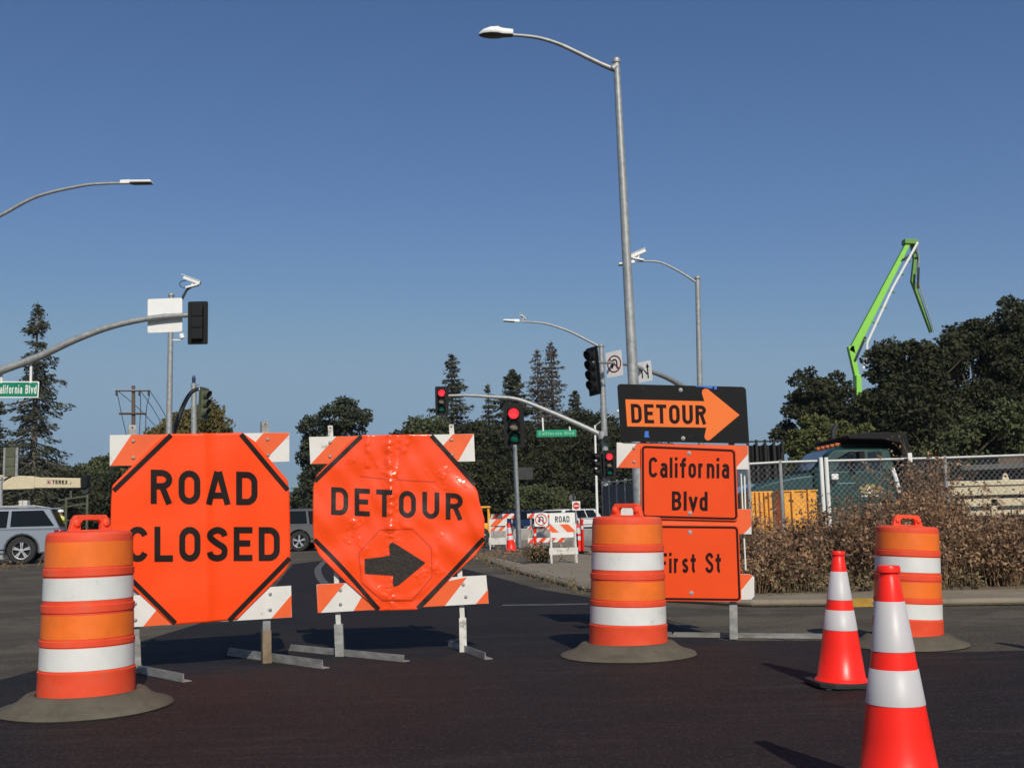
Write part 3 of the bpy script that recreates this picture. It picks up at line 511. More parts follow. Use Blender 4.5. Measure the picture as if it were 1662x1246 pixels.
broad_tree(1560, 830, 31, 690, 150, 'mid green shrub like tree behind the cream trailer frame', M['leaf_green'], leaf=0.13, dens=1.0, trunk_h=0.0, blobs=bl(1560, [(1520, 735, 46, 34), (1590, 715, 56, 45), (1640, 700, 50, 60), (1480, 750, 30, 24)], 31))
# ================================================================ DRUMS AND CONES
def make_drum(label, loc, rz):
    r = empty('traffic_drum', loc, rz, label, 'traffic drum', 'orange drums around the closure')
    pr = [(0.05, 0.03), (0.285, 0.03), (0.284, 0.055), (0.276, 0.066), (0.2735, 0.19), (0.2755, 0.200), (0.2755, 0.207), (0.267, 0.210), (0.265, 0.335), (0.2690, 0.338), (0.2690, 0.364), (0.262, 0.367), (0.2595, 0.50), (0.2595, 0.505), (0.2645, 0.509), (0.2645, 0.543), (0.256, 0.546), (0.2535, 0.69), (0.2590, 0.694), (0.2590, 0.728), (0.2505, 0.731), (0.247, 0.872), (0.247, 0.885), (0.243, 0.905), (0.232, 0.917), (0.18, 0.922), (0.02, 0.925)]
    MB().lathe(pr, 72).build('body', M['drum'], r, smooth=24)
    for z0, z1, a, b, mm in ((0.218, 0.331, 0.2685, 0.2665, 'band_white'), (0.376, 0.495, 0.2635, 0.2612, 'band_orange'), (0.57, 0.684, 0.2572, 0.2551, 'band_white'), (0.74, 0.868, 0.2519, 0.2488, 'band_orange')):
        MB().lathe([(a, z0), (b, z1)], 64, cap=False).build('reflective_band', M[mm], r, smooth=60)
    # flat dusty tyre-like ring round the foot
    MB().lathe([(0.262, 0.001), (0.455, 0.0), (0.462, 0.010), (0.455, 0.020), (0.40, 0.034), (0.35, 0.058), (0.315, 0.088), (0.285, 0.094), (0.262, 0.088), (0.260, 0.0)], 72, wob=0.010, cap=False).build('rubber_base', M['dusty'], r, smooth=60)
    h = MB(); prof = [(-0.135, 0.92), (-0.105, 0.985), (-0.09, 1.005), (0.09, 1.005), (0.105, 0.985), (0.135, 0.92)]
    t = 0.02
    h.prism([(-0.140, 0.905), (-0.116, 0.985), (-0.096, 1.008), (0.096, 1.008), (0.116, 0.985), (0.140, 0.905), (0.068, 0.905), (0.066, 0.965), (0.052, 0.980), (-0.052, 0.980), (-0.066, 0.965), (-0.068, 0.905)], -t, t); h.box((0, 0, 0.917), (0.2, 0.037, 0.026))
    for s in (-1, 1): h.lathe([(0.0, -0.036), (0.012, -0.036), (0.022, -0.028), (0.022, 0.028), (0.012, 0.036), (0.0, 0.036)], 18, (s * 0.094, 0, 0.965), axis='y', cap=False)
    h.build('handle', M['drum'], r, smooth=40, bevel=0.004)
    return r
drum = make_drum('orange and white drum at far left, nearest the camera, dusty ring round its foot', G(140, 1149), R_(50))
def narrow(d, k, kr, tilt=0.0):
    for c_ in [o for o in bpy.data.objects if o.parent == d]:
        f = kr if c_.name.startswith('rubber_base') else k; c_.scale = (f, f, 1)
        if tilt and not c_.name.startswith('rubber_base'): c_.rotation_euler = (Matrix.Rotation(-d.rotation_euler.z, 3, 'Z') @ Matrix.Rotation(tilt, 3, 'Y') @ Matrix.Rotation(d.rotation_euler.z, 3, 'Z')).to_euler()
d2 = copy_tree(drum); d2.location = G(1020, 1063); d2.rotation_euler.z = R_(-42); d2['label'] = 'orange and white drum standing in front of the First St sign panel'
d3 = copy_tree(drum); d3.location = G(1474, 1047); d3.rotation_euler.z = R_(12); d3['label'] = 'orange and white drum behind the two big cones, before the weeds'; d3.scale = (0.86, 0.86, 0.875)
narrow(drum, 0.885, 0.955); narrow(d2, 0.95, 0.98, R_(1.6)); narrow(d3, 0.97, 1.0, R_(3.4))
def make_cone(label, loc):
    r = empty('traffic_cone', loc, 0, label, 'traffic cone', 'large orange cones at right')
    Hc = 0.71; 
    def rad(z): return 0.128 + (0.031 - 0.128) * (z - 0.03) / (0.68 - 0.03)
    pr = [(0.12, 0.02), (0.142, 0.028), (0.131, 0.045)] + [(rad(z), z) for z in (0.05, 0.2, 0.3, 0.45, 0.6, 0.672)] + [(0.030, 0.676), (0.029, 0.686), (0.036, 0.690), (0.036, 0.704), (0.033, 0.71), (0.022, 0.71), (0.02, 0.69)]
    MB().lathe(pr, 48, cap=False).build('body', M['cone'], r, smooth=45)
    for a, b in ((0.295, 0.400), (0.452, 0.602)):
        MB().lathe([(rad(a), a), (rad(a) + 0.0018, a + 0.001), (rad(b) + 0.0018, b - 0.001), (rad(b), b)], 48, cap=False).build('reflective_collar', M['collar'], r, smooth=60)
    b = MB(); k = 0.165; c = 0.06; oc = [(k, -k + c), (k, k - c), (k - c, k), (-k + c, k), (-k, k - c), (-k, -k + c), (-k + c, -k), (k - c, -k)]
    b.slab(oc, 0.008, 0.032)
    for sx in (-1, 1):
        for sy in (-1, 1): b.slab([(sx * 0.12 - 0.025, sy * 0.12 - 0.025), (sx * 0.12 + 0.025, sy * 0.12 - 0.025), (sx * 0.12 + 0.025, sy * 0.12 + 0.025), (sx * 0.12 - 0.025, sy * 0.12 + 0.025)], 0, 0.0079)
    b.build('base', M['rubber'], r, bevel=0.005)
    return r
cone = make_cone('orange cone with a black foot, left one of the two large cones', G(1366, 1113)); cone.rotation_euler.z = R_(8)
def lean(o, t): o.rotation_euler = (Matrix.Rotation(t, 3, 'Y') @ Matrix.Rotation(o.rotation_euler.z, 3, 'Z')).to_euler()
lean(cone, R_(2.0))
c2 = copy_tree(cone); c2.location = G(1462, 1303); c2.rotation_euler = (0, 0, R_(30)); lean(c2, R_(0.8)); c2.scale = (1.03, 1.03, 1.055); c2['label'] = 'largest orange cone, cut off by the bottom edge of the photo'
c3_ = copy_tree(cone); c3_.location = (3.50, 6.72, 0); c3_.rotation_euler = (0, 0, 0.3); c3_['label'] = 'orange cone just outside the right edge of the photo, its long shadow reaching in'
# ================================================================ BIG SIGNS
def quad_px(pl, mb, q, y0, y1, mi=0): mb.prism([pl.xz(*p) for p in q], y0, y1, mi)
def board(pl, root, q, stripes, y0=-0.012, th=0.02, bolts=(), name='board'):
    """q = TL,TR,BR,BL px; stripes = orange polygons in px"""
    mb = MB(); quad_px(pl, mb, q, y0, y0 + th)
    for st in stripes: mb.add([pl.L(x, y, -(y0) + 0.0015) for x, y in st], [tuple(range(len(st)))], 1)
    o = mb.build(name, [M['board_white'], M['board_orange']], root, smooth=0)
    for bx, by in bolts:
        c = pl.L(bx, by, 0); MB().lathe([(0, -0.010), (0.007, -0.009), (0.011, -0.004), (0.012, 0.0)], 12, (c.x, y0 - 0.0015, c.z), axis='y', cap=False).build('bolt', M['galv'], o)
    return o
def post(pl, root, top, mid, foot, wt=0.040, wb=0.052, mats=('galv_bar', 'galv_bar'), y=0.035):
    t, m_, f = pl.L(*top), pl.L(*mid), pl.L(*foot); yy = Vector((0, y, 0)); f.z = max(f.z, 0)
    def bar(name, a, b, wd, dp, mm, hole=False):
        mb = MB(); a, b = a + yy, b + yy; h = wd / 2; d = dp / 2
        mb.loft([[Vector((p.x + sx * h, p.y + sy * d, p.z)) for sx, sy in ((-1, -1), (1, -1), (1, 1), (-1, 1))] for p in (a, b)])
        o = mb.build(name, M[mm], root, smooth=0)
        return o
    up = bar('post', m_, t, wt, wt, mats[0]); so_ = bar('socket', f, m_ + Vector((0, 0, 0.03)), wb, wb, mats[1])
    hb = MB()
    for k in range(2):
        z = 0.018 + 0.04 * k; p = t + yy; hb.lathe([(0, 0), (0.006, 0)], 10, (p.x + 0.0, p.y - wt / 2 - 0.0012, p.z - z), axis='y', cap=False) if k == 0 else None
    hb.build('hole', M['black'], up, smooth=0)
    return up
def foot_bar(root, pl, a, b, mm='galv_bar', hgt=0.055, wd=0.055):
    Mi = Matrix.Translation(pl.o) @ Matrix.Rotation(pl.yaw, 4, 'Z'); Mi = Mi.inverted(); A = Mi @ G(*a); B = Mi @ G(*b); d = (B - A).normalized(); n = Vector((-d.y, d.x, 0)); up = Vector((0, 0, 1)); t = 0.006
    sec = [(0, 0.003), (wd, 0.003), (wd, 0.003 + t), (t, 0.003 + t), (t, hgt), (0, hgt)]
    cut = d * 0.03
    mb = MB(); mb.loft([[A + n * x + up * z + cut * (z / hgt) for x, z in sec], [B + n * x + up * z for x, z in sec]]); return mb.build('foot_bar', M[mm], root, smooth=0)
def cloth_panel(pl, root, left, right, wr, m, name='sign_panel', nu=90, nv=90, off=0.02):
    """left/right: outlines top->bottom in px, same row count; wr(u,v) gives the wrinkle height"""
    def edge(e, t):
        y0, y1 = e[0][1], e[-1][1]; y = y0 + (y1 - y0) * t
        for p, q in zip(e, e[1:]):
            if y <= q[1] + 1e-6: k = (y - p[1]) / max(1e-6, q[1] - p[1]); return (p[0] + (q[0] - p[0]) * k, y)
        return e[-1]
    vs = []; fs = []
    for j in range(nv + 1):
        t = j / nv; a = edge(left, t); b = edge(right, t)
        for i in range(nu + 1):
            u = i / nu; x = a[0] + (b[0] - a[0]) * u; y = a[1] + (b[1] - a[1]) * u; p = pl.L(x, y, off + wr(x, y)); vs.append(p)
    N = (nu + 1) * (nv + 1)
    for j in range(nv):
        for i in range(nu): a = j * (nu + 1) + i; fs.append((a, a + nu + 1, a + nu + 2, a + 1))
    mb = MB(); mb.add(vs, fs); o = mb.build(name, m, root, smooth=180)
    sd_ = o.modifiers.new('thickness', 'SOLIDIFY'); sd_.thickness = 0.003; sd_.offset = -1; return o
# --- ROAD CLOSED
A = G(222, 1093); B = G(434, 1077); pl = Plane((A + B) / 2, math.atan2(B.y - A.y, B.x - A.x))
rc = empty('road_closed_sign', pl.o, pl.yaw, 'orange octagonal ROAD CLOSED sign strapped to a striped barricade, left of the detour sign', 'road sign')
board(pl, rc, [(178, 706), (469, 702), (469, 749), (178, 756)], [[(213, 705.5), (257, 705), (207, 755.5), (179, 755.9)], [(257, 705), (300, 704.4), (250, 755), (207, 755.5)], [(300, 704.4), (385, 703), (335, 752), (250, 755)], [(427, 702.6), (468.5, 702.3), (468.5, 706), (436, 740), (431, 749.4), (396, 750), (385, 750)]], bolts=[(216, 716), (216, 743), (433.5, 713), (434.5, 738.5)])
board(pl, rc, [(196, 967), (472, 950), (473, 1001), (197, 1018)], [[(196.5, 967), (211, 966), (197, 975)], [(253, 990), (262, 970), (300, 965), (278, 1012.5), (232, 1016)], [(472.5, 964.5), (472.5, 1000.6), (440, 1002.6)]], bolts=[(219, 979), (219.5, 1005.5), (438, 963.5), (438, 989)])
for k_, (t_, m2, f_, mm) in enumerate([((215, 689), (220, 1046), (222, 1092), ('galv_bar', 'galv_bar')), ((431, 684), (433.5, 1030), (434, 1077), ('galv_bar', 'rust_post'))]): post(pl, rc, t_, m2, f_, mats=mm, wt=0.05, wb=0.058)
foot_bar(rc, pl, (185, 1085), (297, 1108)); foot_bar(rc, pl, (368, 1064), (523, 1086), hgt=0.06)
def wr1(x, y):
    c = 332 + (y - 850) * 0.02; g = math.exp(-((x - c) / 9) ** 2) * 0.010; g += math.exp(-((x - c - 22) / 14) ** 2) * -0.004
    return g + 0.003 * math.sin(x * 0.045 + y * 0.013) + 0.0018 * math.sin(y * 0.06 + x * 0.02) + 0.007 * math.exp(-((x - c) / 60) ** 2)
Lo = [(270, 704.5), (255, 715), (182, 788), (180, 815), (179, 862), (181, 905), (200, 940), (281, 1013.5)]
Ro = [(393, 702.5), (412, 716), (466, 779), (468.5, 797), (470, 860), (470, 912), (462, 926), (384, 1004.5)]
pn = cloth_panel(pl, rc, Lo, Ro, wr1, M['vinyl'])
def pc(off0, wr, pl): return lambda x, y, k: pl.L(x, y, off0 + wr(x, y) + 0.0006 * k)
lt = MB(); p1 = pc(0.0245, wr1, pl)
write_text(lt, 'ROAD', [(244, 762), (417, 766), (417, 819), (244, 817)], p1, W=0.63, T=0.178, gap=0.185); lt.build('lettering', M['sign_black'], pn, smooth=180, fix=False); lt = MB()
write_text(lt, 'CLOSED', [(206, 854), (453, 855), (453, 909), (206, 911)], p1, W=0.63, T=0.178, gap=0.185)
lt.build('lettering', M['sign_black'], pn, smooth=180, fix=False)
for seg_ in ([(277, 706), (184, 796)], [(390, 705), (466, 795)], [(187, 914), (284, 1010)], [(469, 905), (371, 1006)]): bd = MB(); stroke_px(bd, seg_, 7.5, p1); bd.build('border', M['sign_black'], pn, smooth=180, fix=False)
# --- octagonal DETOUR
A = G(551, 1066); B = G(752, 1059); pl = Plane((A + B) / 2, math.atan2(B.y - A.y, B.x - A.x))
dt = empty('detour_sign', pl.o, pl.yaw, 'orange octagonal DETOUR sign in crinkled glossy film with a black right arrow', 'road sign')
board(pl, dt, [(502, 709), (769, 704), (771, 748.5), (504, 753)], [[(546, 708.3), (600, 707), (560, 752), (505, 752.8)], [(600, 707), (690, 706), (660, 751), (560, 752)], [(735, 704.8), (768.5, 704.3), (743, 749), (706, 749.5), (715, 728)]], bolts=[(536, 718), (536, 741), (733, 714), (734, 738)])
board(pl, dt, [(514, 948), (789, 933), (793, 978.5), (516, 994)], [[(514.5, 948.2), (560, 945.5), (521, 993.5), (516, 993.7)], [(586, 970), (600, 955), (640, 950), (630, 988), (574, 990.6)], [(690, 950), (758, 936), (722, 982.3), (660, 985.7), (670, 965)], [(792, 956), (792.6, 978), (772, 979.6)]], bolts=[(553, 957), (553, 980), (752, 948), (756, 968)])
post(pl, dt, (535.5, 690), (549, 1020), (551, 1066), wt=0.034, wb=0.06, mats=('old_white', 'galv_bar')); post(pl, dt, (732.5, 688), (751, 1010), (752, 1059), wt=0.034, wb=0.050, mats=('old_white', 'old_white'))
foot_bar(dt, pl, (468, 1056), (655, 1075), hgt=0.05); foot_bar(dt, pl, (727, 1049), (787, 1071), hgt=0.05)
br = MB(); br.tube([pl.L(757, 985, -0.05), pl.L(757, 1003, -0.16), pl.L(752, 1020, -0.05)], 0.008, 6); br.build('brace', M['galv_bar'], dt)
def wr2(x, y):
    j1 = math.sin(y * 0.047 + 1.3) + 0.6 * math.sin(y * 0.113) + 0.4 * math.sin(y * 0.29 + 2); fade = 1 / (1 + math.exp((y - 862) / 8))
    g = 0.013 * math.exp(-((x - 634 - 2.5 * j1) / 6.5) ** 2) * fade + 0.007 * math.exp(-((x - 598 - 1.5 * j1) / 4) ** 2) * (y < 760) + 0.007 * math.exp(-((x - 660 - (y - 720) * -0.35) / 5) ** 2) * (y < 775)
    g -= 0.006 * math.exp(-((x - 645 + 2 * j1) / 5) ** 2) * fade
    g *= 1 + 0.25 * math.sin(y * 0.37 + 1.7 * math.sin(y * 0.13)) 
    q_ = math.hypot(x - 648, y - 912); th = math.atan2(y - 912, x - 648); g += 0.0028 * math.exp(-((q_ - 59) / 5) ** 2) * (1 + 0.8 * math.sin(th * 9 + 2 * math.sin(th * 4)))
    far = 1 - math.exp(-(q_ / 62) ** 4)
    g += far * (0.004 * math.sin(x * 0.053 + 1 + y * 0.021 + math.sin(y * 0.05)) + 0.0028 * math.sin(y * 0.083 + x * 0.047) + 0.0016 * math.sin(x * 0.19 - y * 0.11 + 1.5 * math.sin(x * 0.04)))
    e = max(0, (x - 695) / 85); g += far * 0.010 * e * math.sin((x - y * 0.8) * 0.075 + math.sin(y * 0.06))
    e2 = max(0, (560 - x) / 50); g += 0.007 * e2 * math.sin(y * 0.07)
    return g
Lo = [(588, 706.5), (570, 714), (514, 772), (509, 790), (508.5, 850), (510, 882), (518, 900), (560, 942), (617, 990.5)]
Ro = [(696, 705), (712, 716), (768, 785), (775, 798), (778, 815), (786, 842), (785.5, 882), (772, 900), (676, 988.5)]
pn = cloth_panel(pl, dt, Lo, Ro, wr2, M['vinyl_gloss'], nu=120, nv=120)
p2 = pc(0.025, wr2, pl); lt = MB()
write_text(lt, 'DETOUR', [(538, 790), (751, 801), (751, 843.5), (538, 835)], p2, W=0.64, T=0.178, gap=0.24)
lt.build('lettering', M['sign_black_gloss'], pn, smooth=180, fix=False)
cp = lambda L_: [(440 + x / 2.71, 660 + y / 2.71) for x, y in L_]
ar = MB(); p2b = pc(0.0295, wr2, pl)
fill_px(ar, cp([(412, 662), (524, 658), (519, 612), (524, 598), (536, 594), (680, 685), (556, 788), (542, 790), (535, 780), (538, 733), (414, 736)]), p2b, grid=3.0)
ar.build('arrow', M['arrow_mat'], pn, smooth=180, fix=False)
patch = cp([(480, 540), (620, 535), (705, 620), (708, 745), (620, 848), (490, 848), (400, 770), (388, 640)]); pb = MB(); p2c = pc(0.0270, wr2, pl)
fill_px(pb, patch, p2c, grid=3.0); pb.build('arrow_patch', M['vinyl_gloss'], pn, smooth=180, fix=False)
eb = MB(); stroke_px(eb, patch + [patch[0]], 1.6, pc(0.0288, wr2, pl)); M['stitch'] = mat('stitched_seam', (0.62, 0.045, 0.01), 0.4); eb.build('seam', M['stitch'], pn, smooth=180, fix=False)
eb = MB(); stroke_px(eb, cp([(392, 305), (520, 320), (725, 330)]), 1.6, p2); eb.build('seam', M['stitch'], pn, smooth=180, fix=False)
for seg_ in ([(587, 708), (511.5, 781)], [(700, 707), (730, 740), (771, 787)], [(511, 875), (560, 925), (615, 988)], [(785, 873), (735, 927), (678, 986)]): bd = MB(); stroke_px(bd, cr(seg_, 5) if len(seg_) > 2 else seg_, 7, p2); bd.build('border', M['sign_black_gloss'], pn, smooth=180, fix=False)
# --- California Blvd / First St stand
O = G(1115, 1040); az = math.atan2(O.x, O.y); pl = Plane(O, -az * 0.75)
cs = empty('street_detour_sign', pl.o, pl.yaw, 'tall stand with black DETOUR arrow panel above orange California Blvd and First St panels', 'road sign')
board(pl, cs, [(1001, 718), (1214, 723), (1215, 761.5), (1001, 759)], [[(1034, 719), (1200, 722.7), (1213.4, 723), (1213.6, 737), (1196, 757), (1180, 760), (1002, 758.8)]], bolts=[(1029, 727), (1029, 749.5)])
board(pl, cs, [(1003, 824), (1219, 826), (1219.5, 866.5), (1004, 864)], [[(1040, 824.6), (1218.7, 826.2), (1219.2, 853), (1207, 866), (1040, 864.3)]])
board(pl, cs, [(1005, 932), (1217, 931), (1224, 936), (1224, 967), (1219, 972), (1005, 975)], [[(1050, 932), (1217, 931.2), (1221, 934.4), (1203, 957), (1190, 972), (1050, 974)]])
for t_, m2, f_ in (((1044, 640), (1044, 990), (1045, 1038)), ((1187, 640), (1190.5, 985), (1191, 1037))): post(pl, cs, t_, m2, f_, wt=0.042, wb=0.058, y=0.032)
rd = MB(); rd.tube([pl.L(1203, 762, -0.03), pl.L(1206, 826, -0.03)], 0.006, 6); rd.build('rod', M['white_paint'], cs); rd = MB(); rd.tube([pl.L(1209, 762, -0.05), pl.L(1211, 826, -0.05)], 0.006, 6); rd.build('rod', M['white_paint'], cs); rd = MB(); rd.tube([pl.L(1208, 866, -0.03), pl.L(1211, 925, -0.03)], 0.006, 6); rd.build('rod', M['white_paint'], cs)
foot_bar(cs, pl, (1088, 1034), (1336, 1037), hgt=0.04, wd=0.1); foot_bar(cs, pl, (975, 1028), (1090, 1034), hgt=0.04, wd=0.1)
cq = lambda L_: [(1000 + x / 4.983, 610 + y / 4.983) for x, y in L_]
c3 = lambda L_: [(860 + x / 2.396, 600 + y / 2.396) for x, y in L_]
def rrect(q, r=7, n=4):
    out = []; q = [Vector(p) for p in q]
    for i in range(4):
        p, a, b = q[i], q[i - 1], q[(i + 1) % 4]; u = (a - p).normalized(); v = (b - p).normalized()
        for k in range(n + 1): t = R_(90 * k / n); out.append(tuple(p + u * r * (1 - math.sin(t)) + v * r * (1 - math.cos(t))))
    return out
def sheet_panel(q, mm, y0, label=None, border=None, r=6, name='sign_panel'):
    mb = MB(); mb.prism([pl.xz(*p) for p in rrect(q, r)], -y0, -y0 + 0.004); o = mb.build(name, M[mm], cs, smooth=0)
    if label: o['label'] = label
    if border:
        c = sum((Vector(p) for p in q), Vector((0, 0))) / 4; ins = [tuple(Vector(p) + Vector((1 if c.x > p[0] else -1, 1 if c.y > p[1] else -1)) * 3.2) for p in q]
        b_ = MB(); rr = rrect(ins, 5); stroke_px(b_, rr + [rr[0]], 3.4, lambda x, y, k: pl.L(x, y, y0 + 0.0015)); b_.build('border', M['panel_ink'], o, smooth=0)
    return o
pb_ = sheet_panel(cq([(8, 68), (1046, 92), (1074, 548), (38, 530)]), 'panel_black', 0.030, 'black panel with an orange DETOUR arrow')
am = MB(); arw = cq([(75, 192), (712, 208), (692, 145), (694, 122), (706, 110), (722, 106), (740, 110), (995, 318), (758, 518), (738, 525), (718, 512), (712, 490), (728, 420), (90, 410)])
am.add([pl.L(x, y, 0.0318) for x, y in arw], [tuple(range(len(arw)))]); am.build('arrow', M['panel_arrow'], pb_, smooth=0)
lt = MB(); write_text(lt, 'DETOUR', cq([(118, 228), (724, 242), (727, 394), (125, 382)]), lambda x, y, k: pl.L(x, y, 0.0330 + 0.0004 * k), W=0.56, T=0.18, gap=0.14); lt.build('lettering', M['panel_ink'], pb_, smooth=0, fix=False)
tp = MB(); 
for q in ([(232, 448), (262, 448), (262, 485), (272, 500), (228, 498)], [(640, 82), (780, 88), (776, 106), (740, 102), (700, 94), (640, 90)], [(790, 88), (815, 90), (808, 114), (792, 112)]): tp.add([pl.L(x, y, 0.0322) for x, y in cq(q)], [tuple(range(len(q)))])
tp.build('tape_scrap', M['blue_tape'], pb_, smooth=0)
def washer(par, pts, off, mm='galv'):
    for x, y in pts:
        c = pl.L(x, y, 0); MB().lathe([(0, -0.007), (0.006, -0.007), (0.007, -0.003), (0.015, -0.002), (0.016, 0)], 14, (c.x, -off, c.z), axis='y', cap=False).build('bolt', M[mm], par)
washer(pb_, cq([(520, 117), (541, 506)]), 0.031)
pk = sheet_panel(cq([(200, 558), (966, 590), (986, 1170), (204, 1150)]), 'panel', 0.030, 'orange panel reading California Blvd', True)
lt = MB(); f3 = lambda x, y, k: pl.L(x, y, 0.0318 + 0.0004 * k)
write_text(lt, 'California', cq([(264, 657), (912, 668), (912, 828), (264, 820)]), f3, W=0.56, T=0.17, gap=0.14); lt.build('lettering', M['panel_ink'], pk, smooth=0, fix=False); lt = MB()
write_text(lt, 'Blvd', cq([(450, 932), (738, 936), (738, 1090), (450, 1085)]), f3, W=0.54, T=0.17, gap=0.13)
lt.build('lettering', M['panel_ink'], pk, smooth=0, fix=False); washer(pk, cq([(588, 627), (596, 1108)]), 0.031)
pf = sheet_panel([(1041, 851), (1198.5, 852.5), (1203, 975.5), (1043, 973.5)], 'panel', 0.030, 'orange panel reading First St, partly behind the drum', True)
lt = MB(); write_text(lt, 'First St', [(1071, 897), (1170, 896), (1170, 929), (1071, 929)], f3, W=0.54, T=0.165, gap=0.15); lt.build('lettering', M['panel_ink'], pf, smooth=0, fix=False)
washer(pf, [(1119.5, 863.5), (1122, 961.5)], 0.031)
# ================================================================ POLES, LAMPS, SIGNALS
def curve_px(pts, Y, n=6):
    Ys = Y if hasattr(Y, '__len__') else [Y] * len(pts); c = cr([(p[0], p[1]) for p in pts], n); cy = cr([(i, y) for i, y in enumerate(Ys)], n); return [P(x, y, yy[1]) for (x, y), yy in zip(c, cy)]
def pole(root, base, topv, r0, r1, mm='galv', cap=True, name='pole', n=16):
    o = root.location; b = Vector(base) - o; t = Vector(topv) - o; mb = MB(); mb.tube([b + Vector((0, 0, -0.1)), b.lerp(t, 0.33), b.lerp(t, 0.66), t], [r0, r0 + (r1 - r0) * 0.33, r0 + (r1 - r0) * 0.66, r1], n)
    if cap: mb.lathe([(r1 * 1.25, -0.02), (r1 * 1.35, 0.02), (r1 * 1.25, 0.06), (r1 * 0.5, 0.10), (0.005, 0.11)], n, t)
    mb.box(b + Vector((0, 0, 0.015)), (r0 * 4, r0 * 4, 0.03)); return mb.build(name, M[mm], root)
def armobj(root, pts, r0, r1, mm='galv', name='arm', n=12):
    k = len(pts); o = root.location; return MB().tube([p - o for p in pts], [r0 + (r1 - r0) * i / (k - 1) for i in range(k)], n).build(name, M[mm], root)
def lamp_head(root, tip, back, wd=0.30, ht=0.17, flat=False):
    """cobra head from the arm end (back) to its nose (tip)"""
    o = root.location; a = back - o; b = tip - o; ax = (b - a); L = ax.length; ax.normalize(); sdv = Vector((0, 1, 0)); up = ax.cross(sdv).normalized(); up = up if up.z > 0 else -up
    prof = [(0, 0.45, 0.62), (0.02, 0.5, 0.7), (0.3, 0.62, 0.85), (0.45, 0.95, 1.0), (0.65, 1.0, 0.95), (0.85, 0.8, 0.62), (0.96, 0.42, 0.25), (1.0, 0.15, 0.06)] if not flat else [(0, 0.4, 0.8), (0.3, 0.45, 0.85), (0.36, 1, 0.62), (0.95, 1, 0.55), (1.0, 0.9, 0.4)]
    up_r = []; lo = []
    for t, wf, hf in prof:
        c = a + ax * L * t; r = []
        for k in range(11): th = math.pi * k / 10; r.append(c + sdv * math.cos(th) * wd / 2 * wf + up * (math.sin(th) ** 0.6 * ht * 0.78 * hf))
        r.append(c - sdv * wd / 2 * wf * 0.9 - up * 0.02); r.append(c + sdv * wd / 2 * wf * 0.9 - up * 0.02); up_r.append(r)
        if t > 0.0: 
            q = []
            for k in range(11): th = math.pi * k / 10; q.append(c - up * 0.021 + sdv * math.cos(th) * wd / 2 * wf * 0.86 - up * (math.sin(th) * ht * 0.24 * hf * (0.08 if flat else 1)))
            lo.append(q)
    h = MB().loft(up_r).build('lamp_head', M['white_paint'], root, smooth=50); MB().loft(lo).build('lens', M['lens_dark'], h, smooth=50)
    return h
# tall street lamp
b = P(1041, 860, 21.5); b.z = KH; top = P(1000.5, 101, 21.5)
t1 = empty('street_lamp', b, 0, 'tallest galvanised street lamp rising behind the DETOUR arrow panel', 'street lamp'); pole(t1, b, top, 0.128, 0.066)
armobj(t1, curve_px([(999, 114), (975, 104), (940, 87), (905, 71), (870, 61), (832, 57)], 21.5), 0.055, 0.033); h_ = lamp_head(t1, P(777, 56, 21.5), P(833, 56, 21.5), ht=0.19, wd=0.34)
ph = P(808, 46, 21.5) - b; MB().lathe([(0.03, -0.03), (0.035, 0.03), (0.02, 0.06), (0.0, 0.065)], 12, ph).build('photocell', M['rust_post'], h_)
MB().tube([P(1000, 108, 21.5) - b, P(994, 113, 21.5) - b], 0.085, 12).build('arm_clamp', M['galv'], t1)
def camera_unit(px, py, Y, size, yaw, tilt, label, under=True, cable=True):
    r = empty('traffic_camera', P(px, py, Y), yaw, label, 'traffic camera', 'detection cameras on the poles'); rot = Matrix.Rotation(tilt, 3, 'Y')
    mb = MB(); mb.box((0, 0, size * 0.33), (size, size * 0.26, size * 0.2), rot); mb.box(Vector((-size * 0.06, 0, size * 0.46)), (size * 1.12, size * 0.34, size * 0.03), rot); mb.build('housing', M['white_paint'], r, smooth=0)
    MB().tube([(0, 0, 0), (0, 0, size * 0.1), (size * 0.05, 0, size * 0.24)], size * 0.06, 8).build('bracket', M['white_paint'], r)
    if under: MB().box((0, 0, -size * 0.02), (size * 0.7, size * 0.3, size * 0.1), Matrix.Rotation(-tilt * 0.6, 3, 'Y')).build('junction_box', M['white_paint'], r, smooth=0)
    if cable: MB().tube([Vector((-s_, 0, z_)) * size for s_, z_ in [(q[0], q[1]) for q in cr([(0.35, 0.3), (0.62, 0.28), (0.72, 0.1), (0.55, -0.08), (0.2, -0.05)], 4)]], size * 0.022, 6).build('cable', M['black'], r)
    return r
